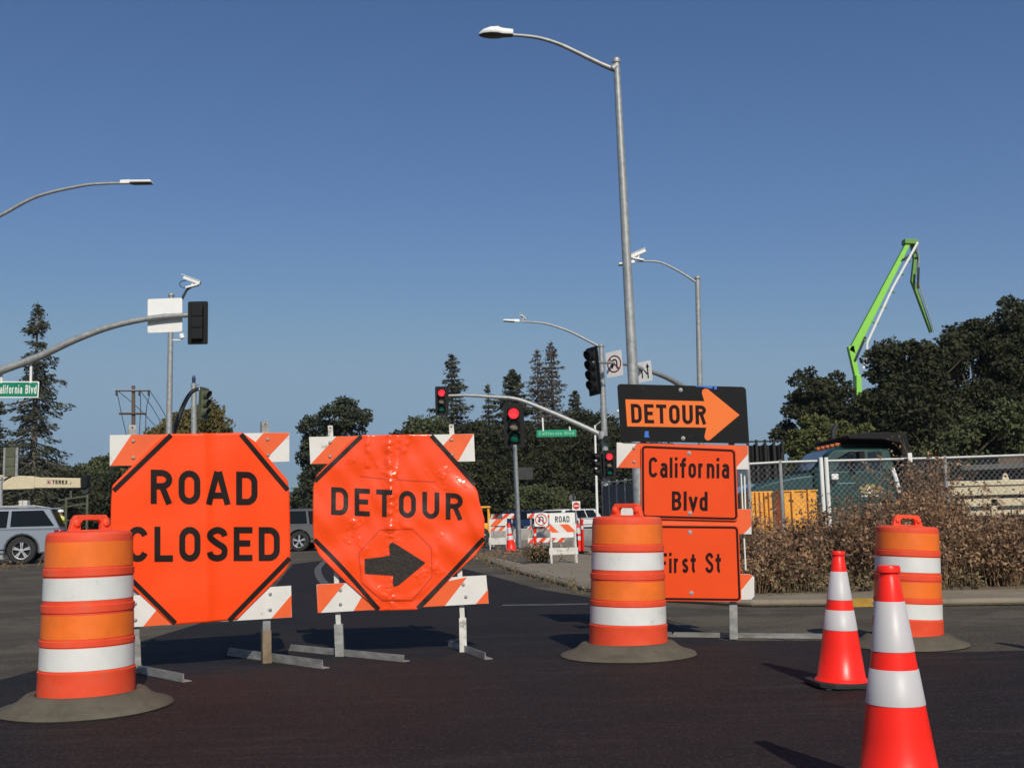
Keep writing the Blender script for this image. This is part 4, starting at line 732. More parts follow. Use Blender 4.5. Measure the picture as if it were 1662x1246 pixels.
def signal(px, py, Y, n, label, rz=0.0, plate=True, lit=0, mm='black', group=None, sc_=1.0, faces=None, H=None, roll=0.0):
    """signal head with n sections, front towards -Y before turning by rz; (px,py) is its middle"""
    r = empty('traffic_light', P(px, py, Y), rz, label, 'traffic light', group); r.scale = (sc_,) * 3; r.rotation_euler.y = roll; s = 0.335; h = n * s
    hb = MB()
    for k in range(n): hb.box((0, 0.10, h / 2 - s * (k + 0.5)), (0.33, 0.2, s - 0.012))
    hb.box((0, 0.10, 0), (0.30, 0.16, h - 0.05)); hb.build('housing', M[mm], r, bevel=0.02)
    if plate:
        pm = MB(); pm.prism([(x / 100, z / 100) for x, z in rrect([(-29, -h * 50 - 13), (-29, h * 50 + 13), (29, h * 50 + 13), (29, -h * 50 - 13)], 5)], 0.055, 0.061); pm.build('backplate', M[mm], r, smooth=0)
        for sx in (-1, 1):
            for zz in (-h / 2 + 0.05, h / 2 - 0.05, -0.12, 0.12): pass
    for k in range(n):
        z = h / 2 - s * (k + 0.5); col = ['lamp_red' if lit == 1 else 'lens_dark', 'lens_amber', 'lens_green', 'lens_green'][k] if faces is None else faces[k]
        MB().lathe([(0.148, -0.001), (0.14, -0.018), (0.09, -0.038), (0.0, -0.045)], 24, (0, -0.002, z), axis='y', cap=False).build('lens', M[col], r, smooth=60)
        v = MB(); rings = []; 
        for yy in (0.0, -0.24):
            ring = []
            for R0 in (0.158, 0.152):
                for j in range(19):
                    a = R_(-48 + 276 * j / 18) if R0 == 0.158 else R_(228 - 276 * j / 18); dz = -0.0; ring.append(Vector((R0 * math.cos(a), yy * (0.45 + 0.55 * max(0, math.sin(a) * 0.5 + 0.5)) if yy else 0.0, z + R0 * math.sin(a))))
            rings.append(ring)
        v.loft(rings); v.build('visor', M[mm], r, smooth=60)
    return r
# left combined pole (stands outside the left edge), lamp arm + mast arm
YL = 29.5; b = P(-118, 880, YL); b.z = 0; top = P(-118, 390, YL)
t2 = empty('signal_pole', b, 0, 'galvanised pole outside the left edge whose lamp arm and long curved mast arm reach in', 'signal pole'); pole(t2, b, top, 0.16, 0.11)
armobj(t2, curve_px([(-118, 405), (-60, 378), (0, 350), (60, 319), (130, 302), (170, 298), (198, 297.5)], YL), 0.06, 0.035, name='lamp_arm'); lamp_head(t2, P(247, 296.5, YL), P(196, 297.5, YL), wd=0.32, ht=0.15, flat=True)
armobj(t2, curve_px([(-118, 648), (-50, 624), (0, 602), (60, 580), (120, 552), (180, 530), (240, 517), (290, 512), (331, 511.5)], YL, 5), 0.135, 0.058, name='mast_arm')
r = signal(322, 524.5, YL - 0.35, 3, 'black traffic light seen from behind at the end of the long left mast arm', rz=math.pi + R_(2), faces=['lens_dark'] * 3, sc_=0.93)
# white illuminated-sign box back
w1 = P(240, 485, YL + 0.12); w2 = P(295.5, 538.5, YL + 0.12); c = (w1 + w2) / 2; wd, hg = w2.x - w1.x, w1.z - w2.z
bs = empty('blank_sign', c, 0, 'square white sign seen from behind, fixed to the left mast arm beside the traffic light', 'road sign'); bs.rotation_euler.y = R_(-0.6)
MB().prism([(x / 100, z / 100) for x, z in rrect([(-wd * 50, -hg * 50), (-wd * 50, hg * 50), (wd * 50, hg * 50), (wd * 50, -hg * 50)], 4)], 0, 0.02).build('sign_panel', M['white_paint'], bs, smooth=0)
for sx in (-1, 1): MB().box((sx * (wd / 2 - 0.045), -0.006, 0), (0.02, 0.012, hg - 0.06)).build('edge_rail', M['white_paint'], bs)
MB().box((0, -0.03, -0.02), (0.1, 0.06, 0.12)).build('clamp', M['galv'], bs)
def street_name(px0, px1, py0a, py0b, hpx, Y, text, label, quadpad, tm, bm_, full=None, brackets=()):
    a = P(px0, py0a, Y); c = P(px1, py0b, Y); hh = hpx * Y / F; r = empty('street_name_sign', (a + c) / 2, 0, label, 'street sign'); L = (c - a).length; r.rotation_euler.y = -math.atan2(c.z - a.z, c.x - a.x)
    MB().prism([(x / 100, z / 100) for x, z in rrect([(-L * 50, -hh * 50), (-L * 50, hh * 50), (L * 50, hh * 50), (L * 50, -hh * 50)], 3)], 0, 0.01).build('sign_panel', M['white_paint' if tm == 'green_text' else bm_], r, smooth=0)
    MB().prism([(x / 100, z / 100) for x, z in rrect([(-L * 50 + 3, -hh * 50 + 3), (-L * 50 + 3, hh * 50 - 3), (L * 50 - 3, hh * 50 - 3), (L * 50 - 3, -hh * 50 + 3)], 3)], -0.004, -0.001).build('green_field', M[bm_], r, smooth=0)
    lt = MB(); x0, x1, z1, z0 = quadpad; write_text(lt, text, [(x0 * L, z1 * hh), (x1 * L, z1 * hh), (x1 * L, z0 * hh), (x0 * L, z0 * hh)], lambda x, y, k: Vector((x, -0.006 - 0.0005 * k, y)), W=0.52, T=0.15, gap=0.13); lt.build('lettering', M[tm], r, smooth=0, fix=False)
    for (bx, by) in brackets: p = P(bx, by, Y) - r.location; q = Vector((p.x, 0.02, hh / 2 - 0.05)); MB().tube([q, Vector((p.x - 0.02, 0.02, p.z))], 0.035, 8).build('hanger', M['white_paint'], r)
    return r
street_name(-10, 63, 632, 632, 27, YL + 0.05, 'California Blvd', 'green California Blvd street sign hanging from the left mast arm, cut by the photo edge', (-0.445, 0.45, 0.27, -0.25), 'green_text', 'green_sign', brackets=[(50, 590), (2, 606)])
# camera pole behind it
YC = 38; b = P(271, 880, YC); b.z = 0; tp_ = P(278, 480, YC)
t3 = empty('signal_pole', b, 0, 'slim galvanised pole rising behind the ROAD CLOSED sign to the white blank sign', 'signal pole'); pole(t3, b, tp_, 0.125, 0.085)
armobj(t3, curve_px([(279, 508), (287, 500), (297, 482), (303, 471), (310, 466)], YC), 0.05, 0.04, mm='dark_steel')
camera_unit(312, 464, YC, 0.62, 0, R_(22), 'white camera on the dark curved bracket above the blank white sign')
q = P(281, 552, YC); br_ = MB(); br_.tube([q - b, P(293, 552, YC) - b, P(294, 546, YC) - b], 0.03, 6); br_.tube([P(296, 549, YC) - b, P(294, 542, YC) - b], 0.09, 10); br_.build('sensor_bracket', M['white_paint'], t3)
# olive signal on a dark arm
YO = 42; b = P(281, 890, YO); b.z = 0; t4 = empty('signal_pole', b, 0, 'dark pole with a steep bent arm carrying the olive traffic light above ROAD CLOSED', 'signal pole')
pole(t4, b, P(279, 704, YO), 0.13, 0.12, mm='dark_steel'); armobj(t4, curve_px([(279, 706), (288, 684), (296, 662), (305, 644), (314, 634), (323, 631)], YO), 0.10, 0.07, mm='dark_steel')
MB().tube([P(321, 631, YO) - b, P(327, 632, YO) - b], 0.05, 8).build('arm_clamp', M['white_paint'], t4)
signal(333, 655, YO, 3, 'olive green traffic light turned to the right above the ROAD CLOSED sign', rz=R_(68), plate=True, mm='olive', faces=['lens_dark'] * 3, roll=R_(3))
b = P(316, 880, YO + 7); b.z = 0; t5 = empty('utility_post', b, 0, 'grey post with a small dark blue cap behind the olive traffic light', 'post'); pole(t5, b, P(314.5, 622, YO + 7), 0.16, 0.12, cap=False)
MB().lathe([(0.07, 0), (0.09, 0.2), (0.05, 0.36), (0.0, 0.38)], 12, P(314.5, 622, YO + 7) - b).build('cap', M['navy_car'], t5); MB().tube([P(316, 626, YO + 7) - b, P(324, 623, YO + 7) - b], 0.03, 6).build('bracket', M['galv'], t5)
# utility pole with wires
YU = 95; b = P(217, 870, YU); b.z = 0; t6 = empty('utility_pole', b, 0, 'wooden utility pole with two crossarms and cables, above the left board of ROAD CLOSED', 'utility pole')
pole(t6, b, P(216.5, 626, YU), 0.22, 0.15, mm='wood', cap=False)
for y_, x0, x1, mm in ((634, 189, 245, 'galv'), (671.5, 195, 238, 'wood')):
    a = P(x0, y_, YU) - b; c = P(x1, y_, YU) - b; MB().tube([a - Vector((0, 0.25, 0)), c - Vector((0, 0.25, 0))], 0.10, 4).build('crossarm', M[mm], t6)
for x_ in (191, 228, 243): MB().lathe([(0.05, -0.1), (0.12, 0.0), (0.08, 0.15), (0.12, 0.3), (0.03, 0.45)], 8, P(x_, 637, YU) - b + Vector((0, -0.25, -0.2))).build('insulator', M['wire'], t6)
for pts in ([(191, 641), (197, 670), (205, 705)], [(228, 641), (228, 668), (226, 710)], [(243, 641), (238, 662), (236, 700)]): armobj(t6, curve_px(pts, YU - 0.3), 0.035, 0.035, mm='wire', name='drop_cable', n=5)
for x_, x2 in ((191, 262), (228, 270), (243, 282)): armobj(t6, curve_px([(x_, 634), ((x_ + x2) / 2, 664), (x2, 702)], [YU, YU + 5, YU + 12]), 0.03, 0.03, mm='wire', name='cable', n=5)
# left signal back with white flanges
YS = 36; b = P(3, 880, YS); b.z = 0; t7 = empty('signal_post', b, 0, 'thin pale post at the left edge holding the olive signal with silver sides', 'signal pole'); pole(t7, b, P(1, 778, YS), 0.07, 0.06)
s7 = signal(20, 750, YS, 3, 'olive traffic light seen from behind with silver side flanges, over the crane boom', rz=math.pi, plate=False, mm='olive', faces=['lens_dark'] * 3, sc_=0.95)
for sx in (-1, 1): MB().box((sx * 0.21, 0.12, 0), (0.09, 0.03, 1.0)).build('side_flange', M['galv'], s7)
armobj(t7, [P(2, 782, YS), P(12, 776, YS + 0.1), P(20, 772, YS + 0.1)], 0.035, 0.03)
# near pedestal signal, centre
YB = 31; b = P(842.5, 890, YB); b.z = KH - 0.02; t8 = empty('signal_post', b, 0, 'thin galvanised post under the nearest lit red traffic light', 'signal pole'); pole(t8, b, P(835.5, 722, YB), 0.075, 0.06, cap=False)
signal(834.5, 690, YB, 3, 'largest red lit traffic light with black backplate, on its own post near centre', lit=1, roll=R_(-1.5))
c = P(853, 768, YB); bk = empty('plate_sign', c, 0, 'small dark grey plate seen from behind beside the post of the nearest traffic light', 'road sign')
MB().prism([(x / 100, z / 100) for x, z in rrect([(-21, -17), (-21, 17), (21, 17), (21, -17)], 3)], 0, 0.008).build('sign_panel', M['dark_steel'], bk, smooth=0); MB().box((-0.2, 0.02, 0), (0.26, 0.03, 0.04)).build('bracket', M['galv'], bk)
MB().box((0, -0.006, 0), (0.05, 0.012, 0.2)).build('stiffener', M['dark_steel'], bk)
# far combined pole with lamp arm and mast arm (centre)
YF = 43; b = P(988, 880, YF); b.z = KH; top = P(975.5, 562, YF); t9 = empty('signal_pole', b, 0, 'galvanised pole left of the tall lamp, with lamp arm and signal mast arm', 'signal pole'); pole(t9, b, top, 0.15, 0.10)
armobj(t9, curve_px([(974, 563), (955, 553), (925, 538), (893, 527), (870, 523), (846, 522)], YF), 0.055, 0.035, name='lamp_arm'); lamp_head(t9, P(817, 520.5, YF), P(843, 522, YF), wd=0.3, ht=0.15, flat=True)
armobj(t9, curve_px([(979, 707), (940, 689), (890, 667), (840, 648), (800, 644), (760, 641.5), (728, 642)], YF), 0.115, 0.05, name='mast_arm')
MB().tube([P(977, 700, YF) - b, P(978, 712, YF) - b], 0.18, 12).build('arm_collar', M['galv'], t9)
camera_unit(849, 519, YF, 0.36, R_(60), R_(20), 'small white camera standing on the lamp arm at centre', under=False, cable=False)
signal(717, 650, YF - 0.2, 3, 'red lit traffic light at the left tip of the centre mast arm', lit=1, sc_=0.9)
street_name(871, 935.5, 703.5, 702.5, 11.5, YF, 'California Blvd', 'faded green California Blvd street sign hung from the centre mast arm', (-0.44, 0.44, 0.24, -0.22), 'green_text_dim', 'green_sign_far', brackets=[(881, 678), (925, 692)])
signal(989.5, 753, YF - 0.35, 3, 'red lit traffic light low on the centre pole, beside the California Blvd panel', lit=1, sc_=0.86)
signal(972, 754, YF, 3, 'dark traffic light facing left, on the left side of the centre pole', rz=R_(-78), plate=False, sc_=0.92, faces=['lens_dark'] * 3)
MB().box(P(985, 712, YF - 0.2) - b, (0.25, 0.3, 0.22)).build('junction_box', M['black'], t9)
# right lamp pole with camera and a mast arm to the left
YQ = 38; b = P(1141, 860, YQ); b.z = KH; top = P(1132, 452, YQ); t10 = empty('signal_pole', b, 0, 'galvanised lamp pole rising behind the DETOUR arrow panel, right of the tallest lamp', 'signal pole'); pole(t10, b, top, 0.12, 0.085)
armobj(t10, curve_px([(1130, 458), (1105, 442), (1078, 428), (1060, 424), (1034, 424)], YQ), 0.045, 0.03, name='lamp_arm'); lamp_head(t10, P(1004, 430, YQ), P(1030, 426, YQ), wd=0.3, ht=0.15, flat=True)
camera_unit(1036, 420, YQ, 0.56, 0, R_(-22), 'white camera on the lamp arm just right of the tallest lamp pole')
armobj(t10, curve_px([(1138, 640), (1112, 629), (1085, 614), (1060, 604), (1030, 594), (1000, 589), (962, 588)], [YQ, YQ - .8, YQ - 1.6, YQ - 2.4, YQ - 3.2, YQ - 4, YQ - 5]), 0.11, 0.04, name='mast_arm')
signal(961, 602, YQ - 4.9, 4, 'black four section traffic light facing left, hung beside the no u turn sign', rz=R_(-52), plate=True, faces=['lens_dark'] * 4, sc_=0.93, roll=R_(-4))
def ring_poly(r0, r1, n=36): return [(r0 * math.cos(2 * math.pi * k / n), r0 * math.sin(2 * math.pi * k / n)) for k in range(n)], [(r1 * math.cos(2 * math.pi * k / n), r1 * math.sin(2 * math.pi * k / n)) for k in range(n)]
def ring(mb, r0, r1, y, cz=0, mi=0, cx=0):
    a, c = ring_poly(r0, r1); n = len(a); mb.add([(x + cx, y, z + cz) for x, z in a] + [(x + cx, y, z + cz) for x, z in c], [(k, (k + 1) % n, n + (k + 1) % n, n + k) for k in range(n)], mi)
def u_turn(root, sz, H=None, ringm='dark_red'):
    H = H or sz; h = sz / 2; MB().prism([(x / 100, z / 100) for x, z in rrect([(-h * 100, -H * 50), (-h * 100, H * 50), (h * 100, H * 50), (h * 100, -H * 50)], 4)], 0, 0.006).build('sign_panel', M['white_paint'], root, smooth=0)
    k = sz * 0.44; a = MB(); pl_ = lambda x, y, q: Vector((x, -0.002 - 0.0008 * q, y)); t = sz * 0.085
    stroke_px(a, [(k * 0.36, -k * 0.62), (k * 0.36, k * 0.1)] + [(k * 0.33 * math.cos(R_(an)) + k * 0.03, k * 0.33 * math.sin(R_(an)) + k * 0.15) for an in range(0, 181, 20)] + [(-k * 0.30, -k * 0.1)], t, pl_, seg=1, k=0)
    a.add([(-k * 0.58, -0.003, -k * 0.1), (-k * 0.02, -0.003, -k * 0.1), (-k * 0.3, -0.003, -k * 0.55)], [(0, 1, 2)]); a.build('u_turn_arrow', M['black'], root, smooth=0)
    c = MB(); ring(c, k * 0.84, k, -0.005); stroke_px(c, [(-k * 0.62, k * 0.62), (k * 0.62, -k * 0.62)], t * 0.9, lambda x, y, q: Vector((x, -0.0056, y)), seg=1); c.build('red_circle', M[ringm], root, smooth=0)
n1 = empty('no_u_turn_sign', P(997, 590.5, YQ - 4.1), R_(-42), 'white no u turn sign on the mast arm, left of the tallest lamp pole', 'road sign'); u_turn(n1, 0.62, 0.80); n1.rotation_euler.y = R_(-3)
n2 = empty('lane_use_sign', P(1046, 603, YQ - 2.9), R_(-42), 'small white lane arrow sign just above the DETOUR arrow panel', 'road sign'); n2.rotation_euler.y = R_(-3)
MB().prism([(x / 100, z / 100) for x, z in rrect([(-28, -33), (-28, 33), (28, 33), (28, -33)], 3)], 0, 0.006).build('sign_panel', M['white_paint'], n2, smooth=0)
a = MB(); pl_ = lambda x, y, q: Vector((x, -0.002 - 0.0008 * q, y))
stroke_px(a, [(0.13, -0.24), (0.13, 0.12)], 0.05, pl_, seg=1); a.add([(0.06, -0.003, 0.12), (0.20, -0.003, 0.12), (0.13, -0.003, 0.26)], [(0, 1, 2)]); stroke_px(a, [(0.10, -0.1), (0.03, 0.0), (0.0, 0.05)], 0.045, pl_, seg=1, k=1)
stroke_px(a, cr([(-0.10, -0.20), (-0.10, 0.0), (-0.17, 0.10)], 4), 0.05, pl_, seg=1); a.add([(-0.12, -0.003, 0.13), (-0.22, -0.003, 0.04), (-0.24, -0.003, 0.17)], [(0, 1, 2)]); a.build('arrows', M['black'], n2, smooth=0)
# thin white lamp post right of centre
YW = 56; b = P(970, 860, YW); b.z = KH; t11 = empty('thin_lamp_post', b, 0, 'thin pale lamp post behind the low red traffic light at centre', 'street lamp'); pole(t11, b, P(965.5, 690, YW), 0.07, 0.05, mm='white_paint', cap=False)
armobj(t11, curve_px([(965.5, 692), (975, 684), (992, 673), (1003, 668)], YW), 0.035, 0.03); lamp_head(t11, P(1016, 664, YW), P(1002, 668, YW), wd=0.3, ht=0.15, flat=True)
# ================================================================ BARRICADES, CONES, BARRIERS in the middle distance
def stripe_board(root, x0, x1, z0, z1, y, pitch=0.2, slant=1, wm='board_white', om='board_orange', ph=0.0, name='board'):
    mb = MB(); mb.box(((x0 + x1) / 2, y, (z0 + z1) / 2), (x1 - x0, 0.025, z1 - z0)); h = z1 - z0; x = x0 - h - pitch + ph
    rect = [(x0, z0), (x1, z0), (x1, z1), (x0, z1)]
    while x < x1 + h:
        q = rect
        if slant > 0: q = clip(q, 1, -1, x - z0); q = clip(q, -1, 1, -(x + pitch) + z0) if q else q
        else: q = clip(q, 1, 1, x + z0); q = clip(q, -1, -1, -(x + pitch) - z0) if q else q
        if len(q) > 2: mb.add([(a, y - 0.0145, c) for a, c in q], [tuple(range(len(q)))], 1)
        x += 2 * pitch
    return mb.build(name, [M[wm], M[om]], root, smooth=0)
def barricade3(px0, px1, pyg, tops, Y, label, slant=1, om='board_orange', yaw=0.0, gz=KH):
    a, c = P(px0, pyg, Y), P(px1, pyg, Y); b = (a + c) / 2; b.z = gz; L = c.x - a.x; r = empty('barricade', b, yaw, label, 'barricade', 'striped barricades in the middle distance')
    for (t0, t1) in tops: z1 = P((px0 + px1) / 2, t0, Y).z - gz; z0 = P((px0 + px1) / 2, t1, Y).z - gz; stripe_board(r, -L / 2, L / 2, z0, z1, 0, pitch=(z1 - z0) * 1.0, slant=slant, om=om)
    zt = P(px0, tops[0][0], Y).z - gz
    for sx in (-1, 1):
        MB().box((sx * L * 0.4, 0.035, zt / 2), (0.045, 0.04, zt)).build('upright', M['galv_bar'], r); MB().box((sx * L * 0.4, 0.035, 0.02), (0.05, 0.7, 0.04)).build('foot_bar', M['galv_bar'], r)
    return r
M['stripe_red'] = mat('stripe_red_orange', (0.72, 0.06, 0.02), 0.5, var=0.1)
barricade3(798, 836, 892, [(833.5, 841.5), (854, 860), (876, 882)], 33, 'striped barricade with red stripes standing behind the post of the nearest traffic light', om='stripe_red')
# a-frame board at left, half covered by dirty cloth
def a_frame(px0, px1, pyf, ptop, boards, Y, label, gz=KH, slant=-1, low='old_white', name='a_frame_barricade'):
    a, c = P(px0, pyf, Y), P(px1, pyf, Y); b = (a + c) / 2; b.z = gz; L = c.x - a.x; zt = P(px0, ptop, Y).z - gz; r = empty(name, b, 0, label, 'barricade', 'striped barricades in the middle distance')
    for k, (t0, t1) in enumerate(boards):
        z1 = P((px0 + px1) / 2, t0, Y).z - gz; z0 = P((px0 + px1) / 2, t1, Y).z - gz; f = (zt - (z0 + z1) / 2) / zt
        if k < len(boards) - 1: stripe_board(r, -L / 2, L / 2, z0, z1, -0.03 - 0.16 * f, pitch=(z1 - z0) * 1.1, slant=slant)
        else: MB().box((0, -0.03 - 0.16 * f, (z0 + z1) / 2), (L * 1.06, 0.03, z1 - z0)).build('lower_board', M[low], r)
    for sx in (-1, 1):
        for sy in (-1, 1): MB().tube([(sx * L * 0.46, sy * 0.19, 0), (sx * L * 0.44, sy * 0.012, zt)], 0.02, 6).build('leg', M['old_white'], r)
    return r
a_frame(795, 824, 896, 841, [(842, 853), (855, 861), (872, 883)], 30, 'low white and orange barricade with a dirty lower board, right of the octagonal detour sign', slant=1)
a_frame(893, 937, 915, 849, [(850.5, 863.5), (888, 899)], 20.5, 'nearest a-frame barricade with orange stripes on top and a chipped white lower board', slant=-1)
barricade3(857, 916, 889, [(832.5, 840), (853.5, 858), (872, 880)], 31, 'long striped barricade carrying the round no u turn symbol', om='stripe_red')
n3 = empty('no_u_turn_sign', P(878, 843, 30.7), 0, 'square white no u turn sign with red ring fixed to the long striped barricade', 'road sign'); u_turn(n3, 0.37, ringm='red')
rs = empty('road_closed_board', P(914, 889, 28.5), 0, 'old white board reading ROAD CLOSED standing behind the nearest a-frame barricade', 'road sign'); rs.location.z = KH
L = P(934.5, 850, 28.5).x - P(893, 850, 28.5).x; z1 = P(914, 832, 28.5).z - KH; z0 = P(914, 872, 28.5).z - KH
bo = MB().box((0, 0, (z0 + z1) / 2), (L, 0.02, z1 - z0)).build('sign_panel', M['white_paint'], rs); lt = MB(); hh = z1 - z0
for tx, a0, a1, xw in (('ROAD', 0.87, 0.62, 0.28), ('CLOSED', 0.50, 0.25, 0.40)): write_text(lt, tx, [(-xw * L, z0 + a0 * hh), (xw * L, z0 + a0 * hh), (xw * L, z0 + a1 * hh), (-xw * L, z0 + a1 * hh)], lambda x, y, k: Vector((x, -0.013 - 0.0005 * k, y)), T=0.17)
lt.build('lettering', M['black'], bo, smooth=0, fix=False)
for sx in (-1, 1): MB().box((sx * L * 0.42, 0.03, z1 / 2), (0.04, 0.03, z1)).build('upright', M['galv_bar'], rs)
fr = MB(); fr.prism([(x, z) for x, z in [(-L/2, z1), (L/2, z1), (L/2, z1 + 0.012), (-L/2, z1 + 0.012)]], -0.012, 0.012); fr.build('top_edge', M['galv_bar'], rs)
sc1 = copy_tree(cone); sc1.location = G(830, 895, KH); sc1.location.z = KH; sc1.rotation_euler = (0, R_(-4), 0); sc1['label'] = 'small cone with white top collar at the foot of the nearest traffic light post'; sc1['group'] = 'cones in the middle distance'
sc2 = copy_tree(cone); sc2.location = P(938, 884, 26); sc2.location.z = KH; sc2['label'] = 'small cone with white collars right of the a-frame barricade'; sc2['group'] = 'cones in the middle distance'; sc2.scale = (0.9, 0.9, 0.95)
for px, pyb, pyt, Y, lb in ((869, 890, 858, 27, 'slim orange tube below the no u turn symbol'), (945.5, 885, 842, 25.5, 'slim orange tube right of the small white collared cone')):
    b = P(px, pyb, Y); b.z = KH; zt = P(px, pyt, Y).z - KH; r = empty('tubular_marker', b, 0, lb, 'delineator', 'slim orange tubes'); MB().lathe([(0.03, 0.02), (0.036, 0.04), (0.032, zt * 0.9), (0.04, zt * 0.92), (0.04, zt * 0.99), (0.0, zt)], 14, cap=False).build('tube', M['cone'], r)
    MB().lathe([(0.0, 0.0), (0.14, 0.0), (0.13, 0.03), (0.03, 0.05)], 14, cap=False).build('base', M['rubber'], r); MB().lathe([(0.0335, zt * 0.7), (0.0335, zt * 0.8)], 14, cap=False).build('reflective_band', M['band_white'], r)
# concrete barrier row
def jersey(p0, p1, label, hgt=0.82, group='pale concrete barriers across the closed road'):
    d = (p1 - p0); L = d.length; r = empty('concrete_barrier', (p0 + p1) / 2, math.atan2(d.y, d.x), label, 'barrier', group)
    pr = [(-0.30, 0), (-0.30, 0.07), (-0.17, 0.30), (-0.10, hgt), (0.10, hgt), (0.17, 0.30), (0.30, 0.07), (0.30, 0)]; mb = MB(); mb.loft([[Vector((x, y, z)) for y, z in pr] for x in (-L / 2 + 0.02, L / 2 - 0.02)]); mb.build('body', M['barrier'], r, bevel=0.02)
    MB().box((0, 0, hgt * 0.5), (0.3, 0.0, 0.0)); return r
js = [(800, 44), (868, 41), (930, 38), (985, 35), (1035, 33)]
nm = ['behind the post of the nearest traffic light', 'behind the no u turn symbol', 'behind the a-frame barricade, under the white car', 'behind the drum before the First St panel']
for (a, ya), (c, yc), tx in zip(js, js[1:], nm):
    p0, p1 = P(a, 860, ya), P(c, 860, yc); p0.z = p1.z = 0.02; jersey(p0, p1, 'pale concrete barrier ' + tx, hgt=0.46)
# do not enter + stop sign back
b = P(936, 870, 58); b.z = 0.02; t12 = empty('do_not_enter_sign', b, 0, 'small red and white do not enter sign right of the ROAD CLOSED board', 'road sign'); zc = P(937.5, 820.5, 58).z; MB().tube([(0, 0.03, 0), (0, 0.03, zc)], 0.03, 8).build('post', M['galv'], t12)
MB().box((0.03, 0, zc - 0.02), (0.42, 0.012, 0.48)).build('sign_panel', M['white_paint'], t12); m1 = MB(); ring(m1, 0.001, 0.18, -0.009, zc - 0.02, 0, 0.03); m1.build('red_disc', M['red'], t12, smooth=0); MB().box((0.03, -0.012, zc - 0.02), (0.26, 0.004, 0.055)).build('white_bar', M['white_paint'], t12)
b = P(931, 870, 60); b.z = 0.02; t13 = empty('stop_sign', b, 0, 'grey octagonal sign seen from behind, left of the do not enter sign', 'road sign'); zc = P(931, 808, 60).z; MB().tube([(0, 0.03, 0), (0, 0.03, zc)], 0.03, 8).build('post', M['galv'], t13)
MB().prism([(0.20 * math.cos(R_(22.5 + 45 * k)), zc + 0.20 * math.sin(R_(22.5 + 45 * k))) for k in range(8)], 0, 0.01).build('sign_panel', M['fabric_grey'], t13, smooth=0)
# ================================================================ VEHICLES
def wheel(root, x, y, r, wd=0.24, out=1, spokes=10, rimm='rim'):
    t = MB(); pr = [(r * 0.62, -wd / 2), (r * 0.93, -wd / 2), (r, -wd * 0.36), (r, wd * 0.36), (r * 0.93, wd / 2), (r * 0.62, wd / 2)]
    w_ = MB().lathe(pr, 32, (x, y, r), axis='y', cap=False).build('wheel', M['rubber'], root)
    m_ = MB(); yo = out * wd * 0.42; m_.lathe([(r * 0.66, yo), (r * 0.62, yo - out * 0.01), (r * 0.56, yo - out * 0.05), (0.0, yo - out * 0.07)], 32, (x, y, r), axis='y', cap=False, mi=1)
    m_.lathe([(r * 0.68, yo + out * 0.0), (r * 0.66, yo + out * 0.015), (r * 0.60, yo + out * 0.01), (r * 0.58, yo - out * 0.05)], 32, (x, y, r), axis='y', cap=False)
    for k in range(spokes // 2):
        for dd in (-7, 7):
            a = 2 * math.pi * k / (spokes // 2) + 0.3 + R_(dd); m_.box((x + r * 0.34 * math.cos(a), y + yo - out * 0.015, r + r * 0.34 * math.sin(a)), (r * 0.54, 0.03, r * 0.09), Matrix.Rotation(-a, 3, 'Y'))
    m_.lathe([(0.06, yo), (0.05, yo + out * 0.012), (0, yo + out * 0.014)], 14, (x, y, r), axis='y', cap=False); m_.build('rim', [M[rimm], M['black']], w_)
    return w_
